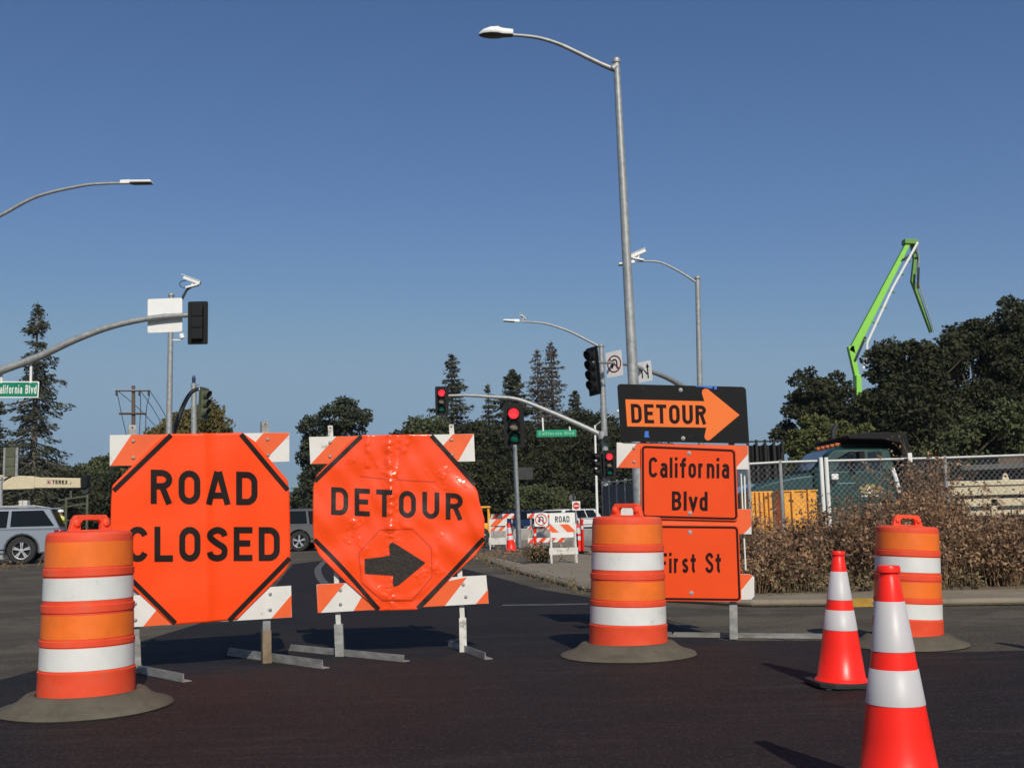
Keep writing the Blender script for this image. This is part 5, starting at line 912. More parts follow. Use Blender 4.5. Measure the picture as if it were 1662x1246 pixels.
def car(label, loc, yaw, L, W, H, paint, belt=0.60, rear=0.02, hood=0.27, wr_=0.36, cat='car', slope=0.0, rail=False, name='parked_car', wf=0.30, roof_in=0.05, group='cars beyond the closure'):
    """nose towards -X; y- side is the one facing the camera when yaw=0"""
    r = empty(name, loc, yaw, label, cat, group); zb = H * belt; h = L / 2; xw = [-(h - L * 0.19), h - L * 0.21]; ra = wr_ * 1.13
    low = [(h - 0.08, 0.30), (h, 0.42), (h + 0.0, 0.62), (h - 0.04, 0.80), (h - 0.06, zb)]
    top = [(-h + L * hood, zb), (-h + L * hood * 0.55, zb - 0.05), (-h + 0.25, zb - 0.15), (-h + 0.04, zb - 0.32), (-h, 0.55), (-h + 0.03, 0.36), (-h + 0.15, 0.27)]
    pts = low + top
    for xc in xw:
        a0 = math.asin((wr_ - 0.27) / ra) if wr_ > 0.27 else 0; pts += [(xc - ra * math.cos(R_(t)), wr_ + ra * math.sin(R_(t))) for t in np.linspace(-math.degrees(a0), 180 + math.degrees(a0), 13)]
    pts += [(h - 0.5, 0.27)]
    m_ = MB(); n = len(pts); rings = []
    for y, k in ((-W / 2 + 0.10, 0.965), (-W / 2 + 0.02, 0.99), (-W / 2, 1.0), (W / 2, 1.0), (W / 2 - 0.02, 0.99), (W / 2 - 0.10, 0.965)):
        rings.append([Vector((x * (1 if abs(x) < h * 0.8 else k), y if z < zb - 0.1 else (y * 0.965), z)) for x, z in pts])
    m_.loft([rings[2], rings[3]]); m_.build('body', M[paint], r, smooth=40, bevel=0.05)
    MB().box((0, 0, 0.45), (L * 0.86, W * 0.86, 0.3)).build('chassis', M['black'], r)
    x0, x1 = -h + L * hood, h - 0.05 - rear; xt0, xt1 = x0 + H * 0.42, x1 - 0.22 - slope; yb = W / 2 - 0.05; yt = W / 2 - 0.05 - roof_in
    def gp(u, v, s): # u along, v up
        a = x0 + (x1 - x0) * u; c = xt0 + (xt1 - xt0) * u; return Vector((a + (c - a) * v, s * (yb + (yt - yb) * v), zb - 0.02 + (H - zb + 0.02) * v))
    g = MB(); bot = [gp(0, 0, -1), gp(1, 0, -1), gp(1, 0, 1), gp(0, 0, 1)]; mid = [gp(0, 0.93, -1), gp(1, 0.93, -1), gp(1, 0.93, 1), gp(0, 0.93, 1)]; tp2 = [p + Vector((0.12 if i in (0, 3) else -0.12, 0.06 * (1 if i < 2 else -1), 0.07 * (H - zb))) for i, p in enumerate(mid)]
    g.loft([bot, mid, tp2]); g.build('cabin', M[paint], r, smooth=40, bevel=0.03)
    for s in (-1, 1):
        for u0, u1, v0, v1, sk in ((0.10, 0.36, 0.10, 0.86, 0), (0.385, 0.62, 0.10, 0.86, 0), (0.645, 0.93, 0.14, 0.86, 0)):
            q = MB(); o = Vector((0, s * 0.006, 0.002)); ps = [gp(u0, v0, s) + o, gp(u1 if u1 < 0.9 else 0.965, v0, s) + o, gp(u1, v1, s) + o, gp(u0, v1, s) + o]
            q.add(ps + [p - Vector((0, s * 0.01, 0)) for p in ps], [(0, 1, 2, 3), (4, 7, 6, 5), (0, 4, 5, 1), (1, 5, 6, 2), (2, 6, 7, 3), (3, 7, 4, 0)]); q.build('window', M['glass'], r, smooth=0)
    q = MB(); ps = [gp(0, 0.06, -0.9), gp(0, 0.06, 0.9), gp(0, 0.88, 0.88), gp(0, 0.88, -0.88)]; q.add([p + Vector((-0.012, 0, 0.004)) for p in ps], [(0, 1, 2, 3)]); q.build('windshield', M['glass'], r, smooth=0)
    q = MB(); ps = [gp(1, 0.12, -0.88), gp(1, 0.12, 0.88), gp(1, 0.86, 0.85), gp(1, 0.86, -0.85)]; q.add([p + Vector((0.012, 0, 0.004)) for p in ps], [(0, 1, 2, 3)]); q.build('rear_window', M['glass'], r, smooth=0)
    for xc in xw:
        for s in (-1, 1): wheel(r, xc, s * (W / 2 - 0.13), wr_, out=s)
    for s in (-1, 1):
        MB().box((h - 0.10, s * (W / 2 - 0.085), zb - 0.12), (0.26, 0.19, 0.16)).build('tail_light', M['taillight'], r, bevel=0.02); MB().box((-h + 0.10, s * (W / 2 - 0.17), zb - 0.33), (0.22, 0.32, 0.15)).build('headlight', M['chrome'], r, bevel=0.02)
        for u in (0.375, 0.64): pass
        MB().box((-h + L * hood + 0.45, s * (W / 2 + 0.09), zb + 0.06), (0.12, 0.18, 0.13)).build('mirror', M[paint], r, bevel=0.02)
    if rail:
        for s in (-1, 1): MB().tube([(xt0 + 0.3, s * (yt - 0.08), H + 0.0), (xt0 + 0.5, s * (yt - 0.08), H + 0.05), (xt1 - 0.4, s * (yt - 0.08), H + 0.05), (xt1 - 0.15, s * (yt - 0.08), H)], 0.02, 6).build('roof_rail', M['galv'], r)
        MB().box((h - 0.3, 0, H - 0.03), (0.35, W * 0.62, 0.035)).build('spoiler', M[paint], r)
    dm = MB()
    for s in (-1, 1):
        for u in (0.0, 0.38, 0.76): dm.box((x0 + 0.35 + (x1 - x0 - 0.6) * u, s * (W / 2 + 0.001), 0.42 + (zb - 0.5) / 2), (0.008, 0.004, zb - 0.52))
        dm.box((0, s * (W / 2 + 0.004), 0.40), (L * 0.42, 0.02, 0.03))
    dm.build('door_line', M['black'], r, smooth=0); return r
YV = 30.5; c = P(102, 880, YV); car('silver blue SUV parked facing left at the left edge of the photo', Vector((c.x - 2.5 * math.cos(R_(17)) - 0.95 * math.sin(R_(17)), YV - 2.5 * math.sin(R_(17)) + 0.95 * math.cos(R_(17)), 0)), R_(17), 5.0, 1.9, 1.53, 'silver_car', rail=True, belt=0.62, hood=0.26, wr_=0.37, slope=0.08, name='parked_suv', cat='SUV')
YV = 36; c = P(436, 880, YV); car('grey brown wagon seen in the gap between the two octagonal signs', Vector((c.x + 2.35, YV + 0.9, 0)), math.pi, 4.7, 1.8, 1.38, 'grey_car', belt=0.60, rear=0.0, wr_=0.33, name='parked_car')
c = P(940, 850, 60); car('white car with its nose to the right behind the do not enter sign', Vector((c.x, 60, 0.02)), R_(180 + 42), 4.4, 1.75, 1.24, 'white_car', name='parked_car')
c = P(846, 850, 55); car('dark blue car behind the striped barricades', Vector((c.x, 55, 0.02)), R_(78), 4.4, 1.8, 1.2, 'navy_car', name='parked_car')
# green dump truck
YT = 21.5; s_ = F / YT; o = P(1335, 860, YT); o.z = KH; tr = empty('dump_truck', o, 0, 'dark green truck with a black dump bed behind the chain link fence', 'truck')
def tz(px, py): p = P(px, py, YT) - o; return (p.x, p.z)
TW = 2.1
def tprism(name, poly, y0, y1, mm, parent=tr, bevel=0.03): return MB().prism([tz(*p) for p in poly], y0, y1).build(name, M[mm], parent, smooth=35, bevel=bevel)
tprism('hood', [(1216, 800), (1218, 794), (1228, 787), (1255, 778), (1290, 770), (1322, 766), (1336, 766), (1338, 850), (1220, 850)], 0.12, TW - 0.12, 'hood_paint', bevel=0.09)
tprism('grille', [(1213, 798), (1217, 797), (1220, 842), (1215, 842)], 0.4, TW - 0.4, 'chrome')
tprism('bumper', [(1208, 838), (1222, 838), (1222, 858), (1208, 858)], 0.05, TW - 0.05, 'chrome')
cab = MB(); pb = [(1336, 766), (1456, 760), (1456, 855), (1336, 855)]; 
cab.prism([tz(*p) for p in [(1322, 768), (1336, 762), (1452, 762), (1457, 770), (1459, 856), (1330, 856), (1324, 800)]], 0.0, TW); cabo = cab.build('cab', M['green_truck'], tr, bevel=0.05)
gb2 = MB(); lowr = [tz(1318, 768), tz(1455, 764)]; hi = [tz(1354, 728), tz(1446, 728)]; up2 = [tz(1366, 722.5), tz(1436, 724)]
def rg(a, c, yi): return [Vector((a[0], yi, a[1])), Vector((c[0], yi, c[1])), Vector((c[0], TW - yi, c[1])), Vector((a[0], TW - yi, a[1]))]
gb2.loft([rg(lowr[0], lowr[1], 0.03), rg(hi[0], hi[1], 0.07), rg(up2[0], up2[1], 0.2)]); gb2.build('cab_roof', M['green_truck'], tr, bevel=0.04)
def side_glass(poly, name='window', mm='cab_glass'):
    z0, z1 = lowr[0][1], hi[0][1]; vs = []
    for p in poly: x, z = tz(*p); f = (z - z0) / (z1 - z0); vs.append(Vector((x, 0.03 + 0.04 * f - 0.010, z)))
    q = MB(); n = len(vs); q.add(vs + [v + Vector((0, 0.012, 0)) for v in vs], [tuple(range(n)), tuple(range(2 * n - 1, n - 1, -1))] + [(k, (k + 1) % n, n + (k + 1) % n, n + k) for k in range(n)]); return q.build(name, M[mm], tr, smooth=0)
side_glass([(1356, 766), (1372, 736), (1404, 733), (1406, 765)]); side_glass([(1412, 765), (1410, 733), (1432, 732), (1434, 764)])
wsd = MB(); a0 = [Vector((lowr[0][0] + 0.04, y, lowr[0][1] + 0.06)) for y in (0.12, TW - 0.12)]; a1 = [Vector((hi[0][0] - 0.02, y, hi[0][1] - 0.02)) for y in (TW - 0.24, 0.24)]
wsd.add([v + Vector((-0.03, 0, 0.02)) for v in a0 + a1], [(0, 1, 2, 3)]); wsd.build('windshield', M['cab_glass'], tr, smooth=0)
for k in range(5): MB().box(Vector((tz(1368, 721.5)[0], 0.35 + k * 0.34, tz(1368, 721)[1] + 0.02)), (0.12, 0.1, 0.06)).build('roof_light', M['amber_lens'], tr, bevel=0.01)
MB().tube([Vector((*tz(1362, 762), 0)).xzy, Vector((tz(1362, 740)[0], -0.25, tz(1362, 740)[1]))], 0.02, 6); 
x_, z_ = tz(1385, 742); mr = MB(); mr.box((x_ + 0.05, -0.28, z_ + 0.02), (0.10, 0.24, 0.16)); mr.tube([(x_ - 0.35, 0.02, z_ - 0.05), (x_ - 0.1, -0.16, z_ + 0.1), (x_ + 0.05, -0.2, z_ + 0.08)], 0.018, 6); mr.build('mirror', M['black'], tr, bevel=0.02)
x_, z_ = tz(1352, 774); MB().box((x_, -0.12, z_ + 0.0), (0.14, 0.06, 0.12)).build('side_mirror', M['white_paint'], tr, bevel=0.02)
x_, z_ = tz(1374, 784); MB().box((x_, -0.008, z_), (0.34, 0.015, 0.02)).build('belt_trim', M['chrome'], tr)
x_, z_ = tz(1453, 778); MB().tube([(x_ - 0.05, -0.02, z_ + 0.22), (x_ + 0.0, -0.05, z_), (x_ + 0.05, -0.02, z_ - 0.25)], 0.045, 8).build('grab_handle', M['white_paint'], tr)
# logo on the door: gold scroll with a small white diamond and a line of script
lg = MB(); cx, cz = tz(1412, 795); pll = lambda x, y, k: Vector((cx + x, -0.003 - 0.0008 * k, cz + y))
stroke_px(lg, cr([(-0.20, 0.06), (-0.10, 0.02), (-0.05, 0.09), (0.0, 0.05), (0.06, 0.09), (0.12, 0.02), (0.20, 0.06)], 4), 0.05, pll, seg=1); stroke_px(lg, cr([(-0.18, -0.02), (-0.06, -0.05), (0.06, -0.05), (0.18, -0.02)], 4), 0.035, pll, seg=1, k=1)
lg.build('door_emblem', mat('gold_decal', (0.35, 0.26, 0.08), 0.5), cabo, smooth=0)
lg = MB(); stroke_px(lg, [(0, 0.06), (0.055, 0), (0, -0.06), (-0.055, 0), (0, 0.06)], 0.016, pll, seg=1, k=3); stroke_px(lg, cr([(-0.17, -0.115), (-0.12, -0.09), (-0.08, -0.12), (-0.03, -0.09), (0.02, -0.12), (0.07, -0.095), (0.12, -0.12), (0.18, -0.10)], 3), 0.022, pll, seg=1, k=3); lg.build('door_script', M['white_paint'], cabo, smooth=0)
tprism('dump_bed', [(1372, 707), (1388, 703), (1440, 701), (1470, 706), (1476, 735), (1478, 790), (1474, 800), (1462, 800), (1460, 720), (1430, 714), (1376, 713)], -0.1, TW + 0.1, 'black', bevel=0.02)
tprism('bed_body', [(1466, 742), (1560, 742), (1556, 800), (1466, 800)], -0.08, TW + 0.08, 'black', bevel=0.02)
x_, z_ = tz(1399, 708); MB().tube([(x_, TW - 0.2, z_ - 1.2), (x_, TW - 0.2, z_ + 0.25), (x_ + 0.09, TW - 0.2, z_ + 0.40)], 0.055, 10).build('exhaust_stack', M['dark_steel'], tr)
for px in (1262, 1500, 1545): x_, z_ = tz(px, 850); wheel(tr, x_, 0.16, 0.42, out=-1); wheel(tr, x_, TW - 0.16, 0.42, out=1)
tprism('chassis', [(1240, 846), (1560, 846), (1560, 856), (1240, 856)], 0.5, TW - 0.5, 'black')
# yellow bins
def yellow_bin(px0, px1, pyt, Y, label, ribs):
    a, c = P(px0, pyt, Y), P(px1, pyt, Y); L = c.x - a.x; H = a.z - KH; r = empty('yellow_steel_box', ((a.x + c.x) / 2, Y, KH), 0, label, 'steel box', 'yellow steel boxes behind the fence'); MB().box((0, 0.35, H / 2), (L, 0.7, H)).build('body', M['yellow'], r, bevel=0.01)
    MB().box((0, 0.35, H + 0.012), (L + 0.04, 0.74, 0.02)).build('rim_plate', M['yellow'], r)
    for k in range(ribs): MB().box((-L / 2 + (k + 0.5) * L / ribs, -0.03, H / 2), (0.04, 0.06, H)).build('rib', M['yellow'], r)
    return r
yellow_bin(1216, 1252, 800, 16.5, 'ribbed yellow steel box behind the right end of the DETOUR stand', 5); yellow_bin(1272, 1325, 798, 16.5, 'plain yellow steel box behind the fence left of the gate post', 2)
# cream trailer frame and grey trailer behind
YM = 17; a = P(1536, 781, YM); c = P(1830, 781, YM); r = empty('trailer_frame', (a.x, YM, KH), 0, 'cream painted steel frame with a lifting lug, behind the fence at the right edge', 'trailer'); z = a.z - KH; L = c.x - a.x
m_ = MB(); m_.box((L / 2, 0.12, z - 0.115), (L, 0.24, 0.23)); m_.build('beam', M['cream'], r, bevel=0.012); MB().box((L / 2 - 0.0, -0.012, z - 0.075), (L, 0.02, 0.012)).build('seam', M['rust_post'], r)
MB().box((L / 2 + 0.05, 0.16, z - 0.34), (L, 0.2, 0.12)).build('lower_beam', M['cream'], r, bevel=0.01); MB().box((L / 2 + 0.05, 0.2, z - 0.50), (L, 0.2, 0.08)).build('lower_beam', M['cream'], r, bevel=0.01)
for k in range(5): MB().box((0.12 + k * 0.62, 0.14, (z - 0.24) / 2), (0.1, 0.16, z - 0.24)).build('leg', M['cream'], r)
p = P(1637, 781, YM) - Vector((a.x, YM, KH)); lm = MB(); lm.prism([(p.x - 0.05, z), (p.x - 0.03, z + 0.09), (p.x + 0.0, z + 0.11), (p.x + 0.03, z + 0.09), (p.x + 0.06, z)], 0.10, 0.125); lm.build('lifting_lug', M['cream'], r); MB().lathe([(0, 0), (0.018, 0)], 12, (p.x, 0.098, z + 0.06), axis='y', cap=False).build('lug_hole', M['black'], r)
YM = 25; a = P(1485, 760, YM); c = P(1760, 752, YM); r = empty('flatbed_trailer', (a.x, YM, KH), 0, 'weathered grey flatbed deck above the cream frame at the right edge', 'trailer'); z = a.z - KH; L = c.x - a.x
mm_ = MB(); mm_.box((L / 2, 1.0, z), (L, 2.0, 0.12), Matrix.Rotation(R_(-1.0), 3, 'Y')); mm_.build('deck', M['fabric_grey'], r); MB().box((L / 2, 0.4, z - 0.22), (L, 0.15, 0.2)).build('rail', M['dark_steel'], r)
MB().box((L * 0.62, 0.9, z + 0.16), (L * 0.18, 1.2, 0.2)).build('load', M['wood'], r)
for x_ in (0.8, 1.9, 3.0): wheel(r, x_, 0.2, 0.4, out=-1)
MB().box((L / 2, 0.9, z / 2), (L * 0.9, 0.1, z - 0.3)).build('skirt', M['dark_steel'], r)
# crane at the left edge
YK = 44; o = P(-40, 860, YK); o.z = 0; cr_ = empty('mobile_crane', o, 0, 'mobile crane behind the silver SUV, its cream TEREX boom pointing right', 'crane')
def kz(px, py): p = P(px, py, YK) - o; return (p.x, p.z)
bm2 = MB(); bm2.prism([kz(*p) for p in [(4, 772), (20, 774), (133, 776), (134, 791.5), (60, 792), (4, 789)]], -0.22, 0.22); bo = bm2.build('boom', M['cream'], cr_, bevel=0.02)
MB().prism([kz(*p) for p in [(-90, 768), (4, 771), (60, 773), (60, 793), (52, 793.5), (4, 795), (-90, 800)]], -0.27, 0.27).build('boom_base', M['cream'], cr_, bevel=0.02)
MB().prism([kz(*p) for p in [(134, 773), (142, 771), (144, 776), (144, 791), (140, 793), (134, 792)]], -0.18, 0.18).build('boom_head', M['black'], cr_, bevel=0.02); MB().lathe([(0.14, -0.1), (0.16, -0.06), (0.16, 0.06), (0.14, 0.1)], 16, (kz(139, 796)[0], 0, kz(139, 796)[1]), axis='y').build('sheave', M['dark_steel'], cr_)
lt = MB(); k4 = lambda x, y, k: Vector((kz(x, y)[0], -0.224 - 0.001 * k, kz(x, y)[1]))
write_text(lt, 'TEREX', [(88.5, 779), (113.5, 779.5), (113.5, 785.8), (88.5, 785.2)], k4, W=0.68, T=0.24, gap=0.16); write_text(lt, '.', [(117, 780), (119.5, 780), (119.5, 787), (117, 787)], k4, W=0.6, T=0.5); lt.build('lettering', M['black'], bo, smooth=0, fix=False)
lt = MB(); lt.add([k4(79.5, 778.3, 0), k4(86.5, 778.5, 0), k4(86.5, 786, 0), k4(79.5, 785.8, 0)], [(0, 1, 2, 3)]); lt.build('logo_square', mat('faded_logo', (0.45, 0.32, 0.27), 0.6), bo, smooth=0)
lt = MB(); lt.add([k4(81, 784, 2), k4(83, 780, 2), k4(85, 784, 2)], [(0, 1, 2)]); lt.build('logo_mark', M['taillight'], bo, smooth=0)
MB().prism([(-2.6, 0.9), (2.4, 0.9), (2.4, 1.35), (-2.6, 1.35)], -0.9, 0.9).build('carrier_deck', M['dark_steel'], cr_, bevel=0.03); MB().prism([(-1.6, 1.35), (0.4, 1.35), (0.4, 2.3), (-0.2, 2.75), (-1.6, 2.75)], -1.1, -0.35).build('operator_cab', M['cream'], cr_, bevel=0.04); MB().prism([(-1.4, 1.7), (0.1, 1.7), (0.1, 2.3), (-0.2, 2.6), (-1.4, 2.6)], -1.108, -1.101).build('window', M['glass'], cr_, smooth=0)
MB().prism([(-1.2, 1.35), (0.9, 1.35), (0.9, 2.6), (-1.2, 2.8)], -0.33, 0.33).build('turntable_block', M['cream'], cr_, bevel=0.03)
for x_ in (-1.9, -0.3, 1.5):
    for sy in (-1, 1): wheel(cr_, x_, sy * 0.85, 0.5, out=sy, wd=0.3)
# metal rails behind the SUV
b = P(125, 860, 47); b.z = 0; r = empty('pipe_gate', b, 0, 'dark pipe frame with rails left of the ROAD CLOSED sign', 'gate'); zz = lambda px, py: (P(px, py, 47) - b)
for px, pt in ((107.5, 807), (142, 795)): MB().tube([Vector((zz(px, pt).x, 0, -0.05)), zz(px, pt)], 0.06, 8).build('post', M['olive'], r)
for p0, p1 in (((95, 812), (142, 805)), ((85, 826), (142, 817)), ((100, 846), (112, 844))): MB().tube([zz(*p0), zz(*p1)], 0.04, 6).build('rail', M['olive'], r)
MB().tube([zz(115, 796), zz(115, 808)], 0.05, 6).build('rail', M['olive'], r)
b = P(40, 860, 50); b.z = 0; r = empty('cabinet', b, 0, 'pale control cabinets just above the roof of the silver SUV', 'cabinet'); 
for px in (35.5, 43): q = P(px, 812, 50) - b; MB().box((q.x, 0, q.z / 2), (0.16 if px < 40 else 0.2, 0.3, q.z)).build('door_panel', M['old_white'], r, bevel=0.01)
# concrete pump boom
YP = 62; b = P(1392, 830, YP); b.z = 0; r = empty('concrete_pump', b, 0, 'lime green concrete pump boom folded like an A above the right trees', 'concrete pump')
def pump(px, py, dy=0): return P(px, py, YP) - b + Vector((0, dy, 0))
def beam(name, p0, p1, w0, w1, mm, dy=0, th=0.5, parent=None):
    a, c = pump(*p0, dy), pump(*p1, dy); d = (c - a).normalized(); n = Vector((-d.z, 0, d.x)); return MB().loft([[p + n * s * w / 2 + Vector((0, e * th / 2, 0)) for s, e in ((-1, -1), (1, -1), (1, 1), (-1, 1))] for p, w in ((a, w0), (c, w1))]).build(name, M[mm], parent or r, smooth=0, bevel=0.02)
u = YP / F
beam('lower_boom', (1382, 572), (1475, 392), 13 * u, 7 * u, 'lime', th=0.4); beam('boom_knuckle', (1380, 562), (1391, 616), 10 * u, 7 * u, 'lime', th=0.4)
beam('boom_base', (1391, 610), (1396, 830), 8 * u, 14 * u, 'lime', th=0.7); beam('boom_head', (1466, 393), (1488, 394), 8 * u, 8 * u, 'lime_dark', th=0.6)
beam('upper_boom', (1484, 396), (1489, 420), 6 * u, 7 * u, 'lime_dark', dy=0.3, th=0.3); beam('upper_boom', (1489, 416), (1484, 456), 7 * u, 6 * u, 'lime_dark', dy=0.3, th=0.3); beam('upper_boom', (1484, 454), (1514, 538), 6 * u, 3.5 * u, 'lime_dark', dy=0.3, th=0.3)
MB().tube([pump(1486, 396, -0.35), pump(1445, 470, -0.35), pump(1404, 558, -0.35), pump(1404, 575, -0.35), pump(1398, 600, -0.35)], 2.1 * u, 8).build('delivery_pipe', M['white_paint'], r)
MB().tube([pump(1489, 398, 0), pump(1492, 420, 0), pump(1489, 452, 0), pump(1516, 538, 0)], 1.2 * u, 8).build('delivery_pipe', M['galv'], r)
for t in (0.12, 0.28, 0.42, 0.56, 0.72, 0.84):
    x0 = 1382 + 93 * t + 6; y0 = 572 - 180 * t + 3; MB().tube([pump(x0, y0, -0.3), pump(x0 + 9, y0 + 2, -0.33)], 0.06, 6).build('pipe_bracket', M['lime_dark'], r)
for q0, q1 in (((1386, 585), (1402, 548)), ((1462, 424), (1484, 410)), ((1488, 436), (1487, 470))): MB().tube([pump(*q0, -0.28), pump(*q1, -0.28)], 0.07, 8).build('hydraulic_ram', M['dark_steel'], r)
bt = MB(); bt.box((0.2, 0.5, 1.1), (8.5, 2.4, 0.5)); bt.box((-3.2, 0.5, 2.0), (1.8, 2.3, 1.6)); bt.build('truck_bed', M['dark_steel'], r, bevel=0.05)
for x_ in (-3, 1.2, 2.6, 3.8): wheel(r, x_, -0.5, 0.5, out=-1); wheel(r, x_, 1.5, 0.5, out=1)
# ================================================================ FENCES
def chainlink(name, pts_top, label, gz=KH + 0.02, post_r=0.022, mesh_=True, drop=0.0, cell=0.068, posts=None, wr_=0.0021):
    """pts_top: world points of the top rail"""
    o = Vector((pts_top[0].x, pts_top[0].y, gz)); r = empty(name, o, 0, label, 'fence')
    for i, (a, c) in enumerate(zip(pts_top, pts_top[1:])):
        MB().tube([a - o, c - o], 0.018, 8).build('top_rail', M['galv'], r)
        if mesh_:
            L = (c - a).length; H = (a.z + c.z) / 2 - gz - 0.03; nx = int(L / cell) + 1; d = (c - a) / L; mb = MB(); nz = int(H / (cell * 1.0)); k = 3
            zt = lambda u: a.z + (c.z - a.z) * u / L - gz - 0.01
            for s in (1, -1):
                for j in range(-nz, nx + 1) if s > 0 else range(0, nx + nz + 1):
                    x0 = j * cell; x1 = x0 + s * nz * cell; t0, t1 = 0.0, 1.0
                    lo = min(x0, x1); hi = max(x0, x1)
                    if hi <= 0 or lo >= L: continue
                    def at(t): return x0 + (x1 - x0) * t
                    if s > 0: t0 = max(0, (0 - x0) / (x1 - x0)); t1 = min(1, (L - x0) / (x1 - x0))
                    else: t0 = max(0, (L - x0) / (x1 - x0)); t1 = min(1, (0 - x0) / (x1 - x0))
                    if t1 <= t0: continue
                    q0 = a - o + d * at(t0); q1 = a - o + d * at(t1); q0.z = zt(at(t0)) * (1 - t0) + 0.03; q1.z = zt(at(t1)) * (1 - t1) + 0.03; q0.y += 0.02 + 0.003 * s; q1.y += 0.02 + 0.003 * s
                    mb.tube([q0, q1], wr_, 4, cap=False)
            mb.build('chain_link', M['galv'], r, smooth=0, fix=False)
    for p in (posts or pts_top): MB().tube([Vector((p.x, p.y, gz - 0.05)) - o, p - o + Vector((0, 0, 0.03))], post_r, 10).build('post', M['galv'], r)
    return r
f1 = [P(1214, 753, 13.6), P(1266, 750, 13.6), P(1331, 748, 13.6)]; chainlink('chain_link_fence', f1, 'low chain link fence section between the DETOUR stand and the gate post', wr_=0.0016)
f2 = [P(1341.5, 748, 13.6), P(1533, 743, 13.6), P(1664, 738.5, 13.6), P(1800, 735, 13.6)]; fA = chainlink('chain_link_fence', f2, 'long chain link fence with a bright top rail in front of the green truck')
for q in (P(1332, 742, 13.55), P(1340.5, 742, 13.55)):
    rr_ = MB().tube([Vector((q.x, q.y, KH)) - fA.location, q - fA.location], 0.024, 10).build('gate_post', M['white_paint'], fA)
q = P(1477, 742, 13.5) - fA.location; MB().box((q.x, q.y, q.z), (0.05, 0.01, 0.11)).build('paper_tag', M['white_paint'], fA)
def screen(px0, px1, pyt0, pyt1, Y0, Y1, label, mm, gz=KH, n=5, folds=True):
    a, c = P(px0, pyt0, Y0), P(px1, pyt1, Y1); o = Vector((a.x, a.y, gz)); r = empty('screened_fence', o, 0, label, 'fence', None); vs = []; N = 60
    for i in range(N + 1):
        t = i / N; p = a.lerp(c, t) - o; p.y += 0.05 * math.sin(t * 40) + 0.03 * math.sin(t * 97); sag = 0.06 * abs(math.sin(t * math.pi * n)) if folds else 0
        vs += [(p.x, p.y, 0.02), (p.x, p.y + 0.02 * math.sin(t * 60), p.z - sag - 0.03)]
    MB().add(vs, [(2 * i, 2 * i + 2, 2 * i + 3, 2 * i + 1) for i in range(N)]).build('mesh_fabric', M[mm], r, smooth=60, fix=False)
    for k in range(n + 1): p = a.lerp(c, k / n) - o; MB().tube([(p.x, p.y - 0.09, -0.05), (p.x, p.y - 0.09, p.z + 0.04)], 0.03, 8).build('post', M['galv' if mm == 'fabric_grey' else 'fabric'], r)
    MB().tube([a - o + Vector((0, -0.08, 0)), c - o + Vector((0, -0.08, 0))], 0.02, 6).build('top_rail', M['galv' if mm == 'fabric_grey' else 'fabric'], r); return r
screen(977, 1045, 784, 776, 30, 24, 'grey fabric covered fence behind the handle of the middle drum', 'fabric_grey', n=5)
screen(1212, 1268, 717, 716, 25, 25, 'dark fabric covered fence panel standing above the truck hood', 'fabric', n=4)
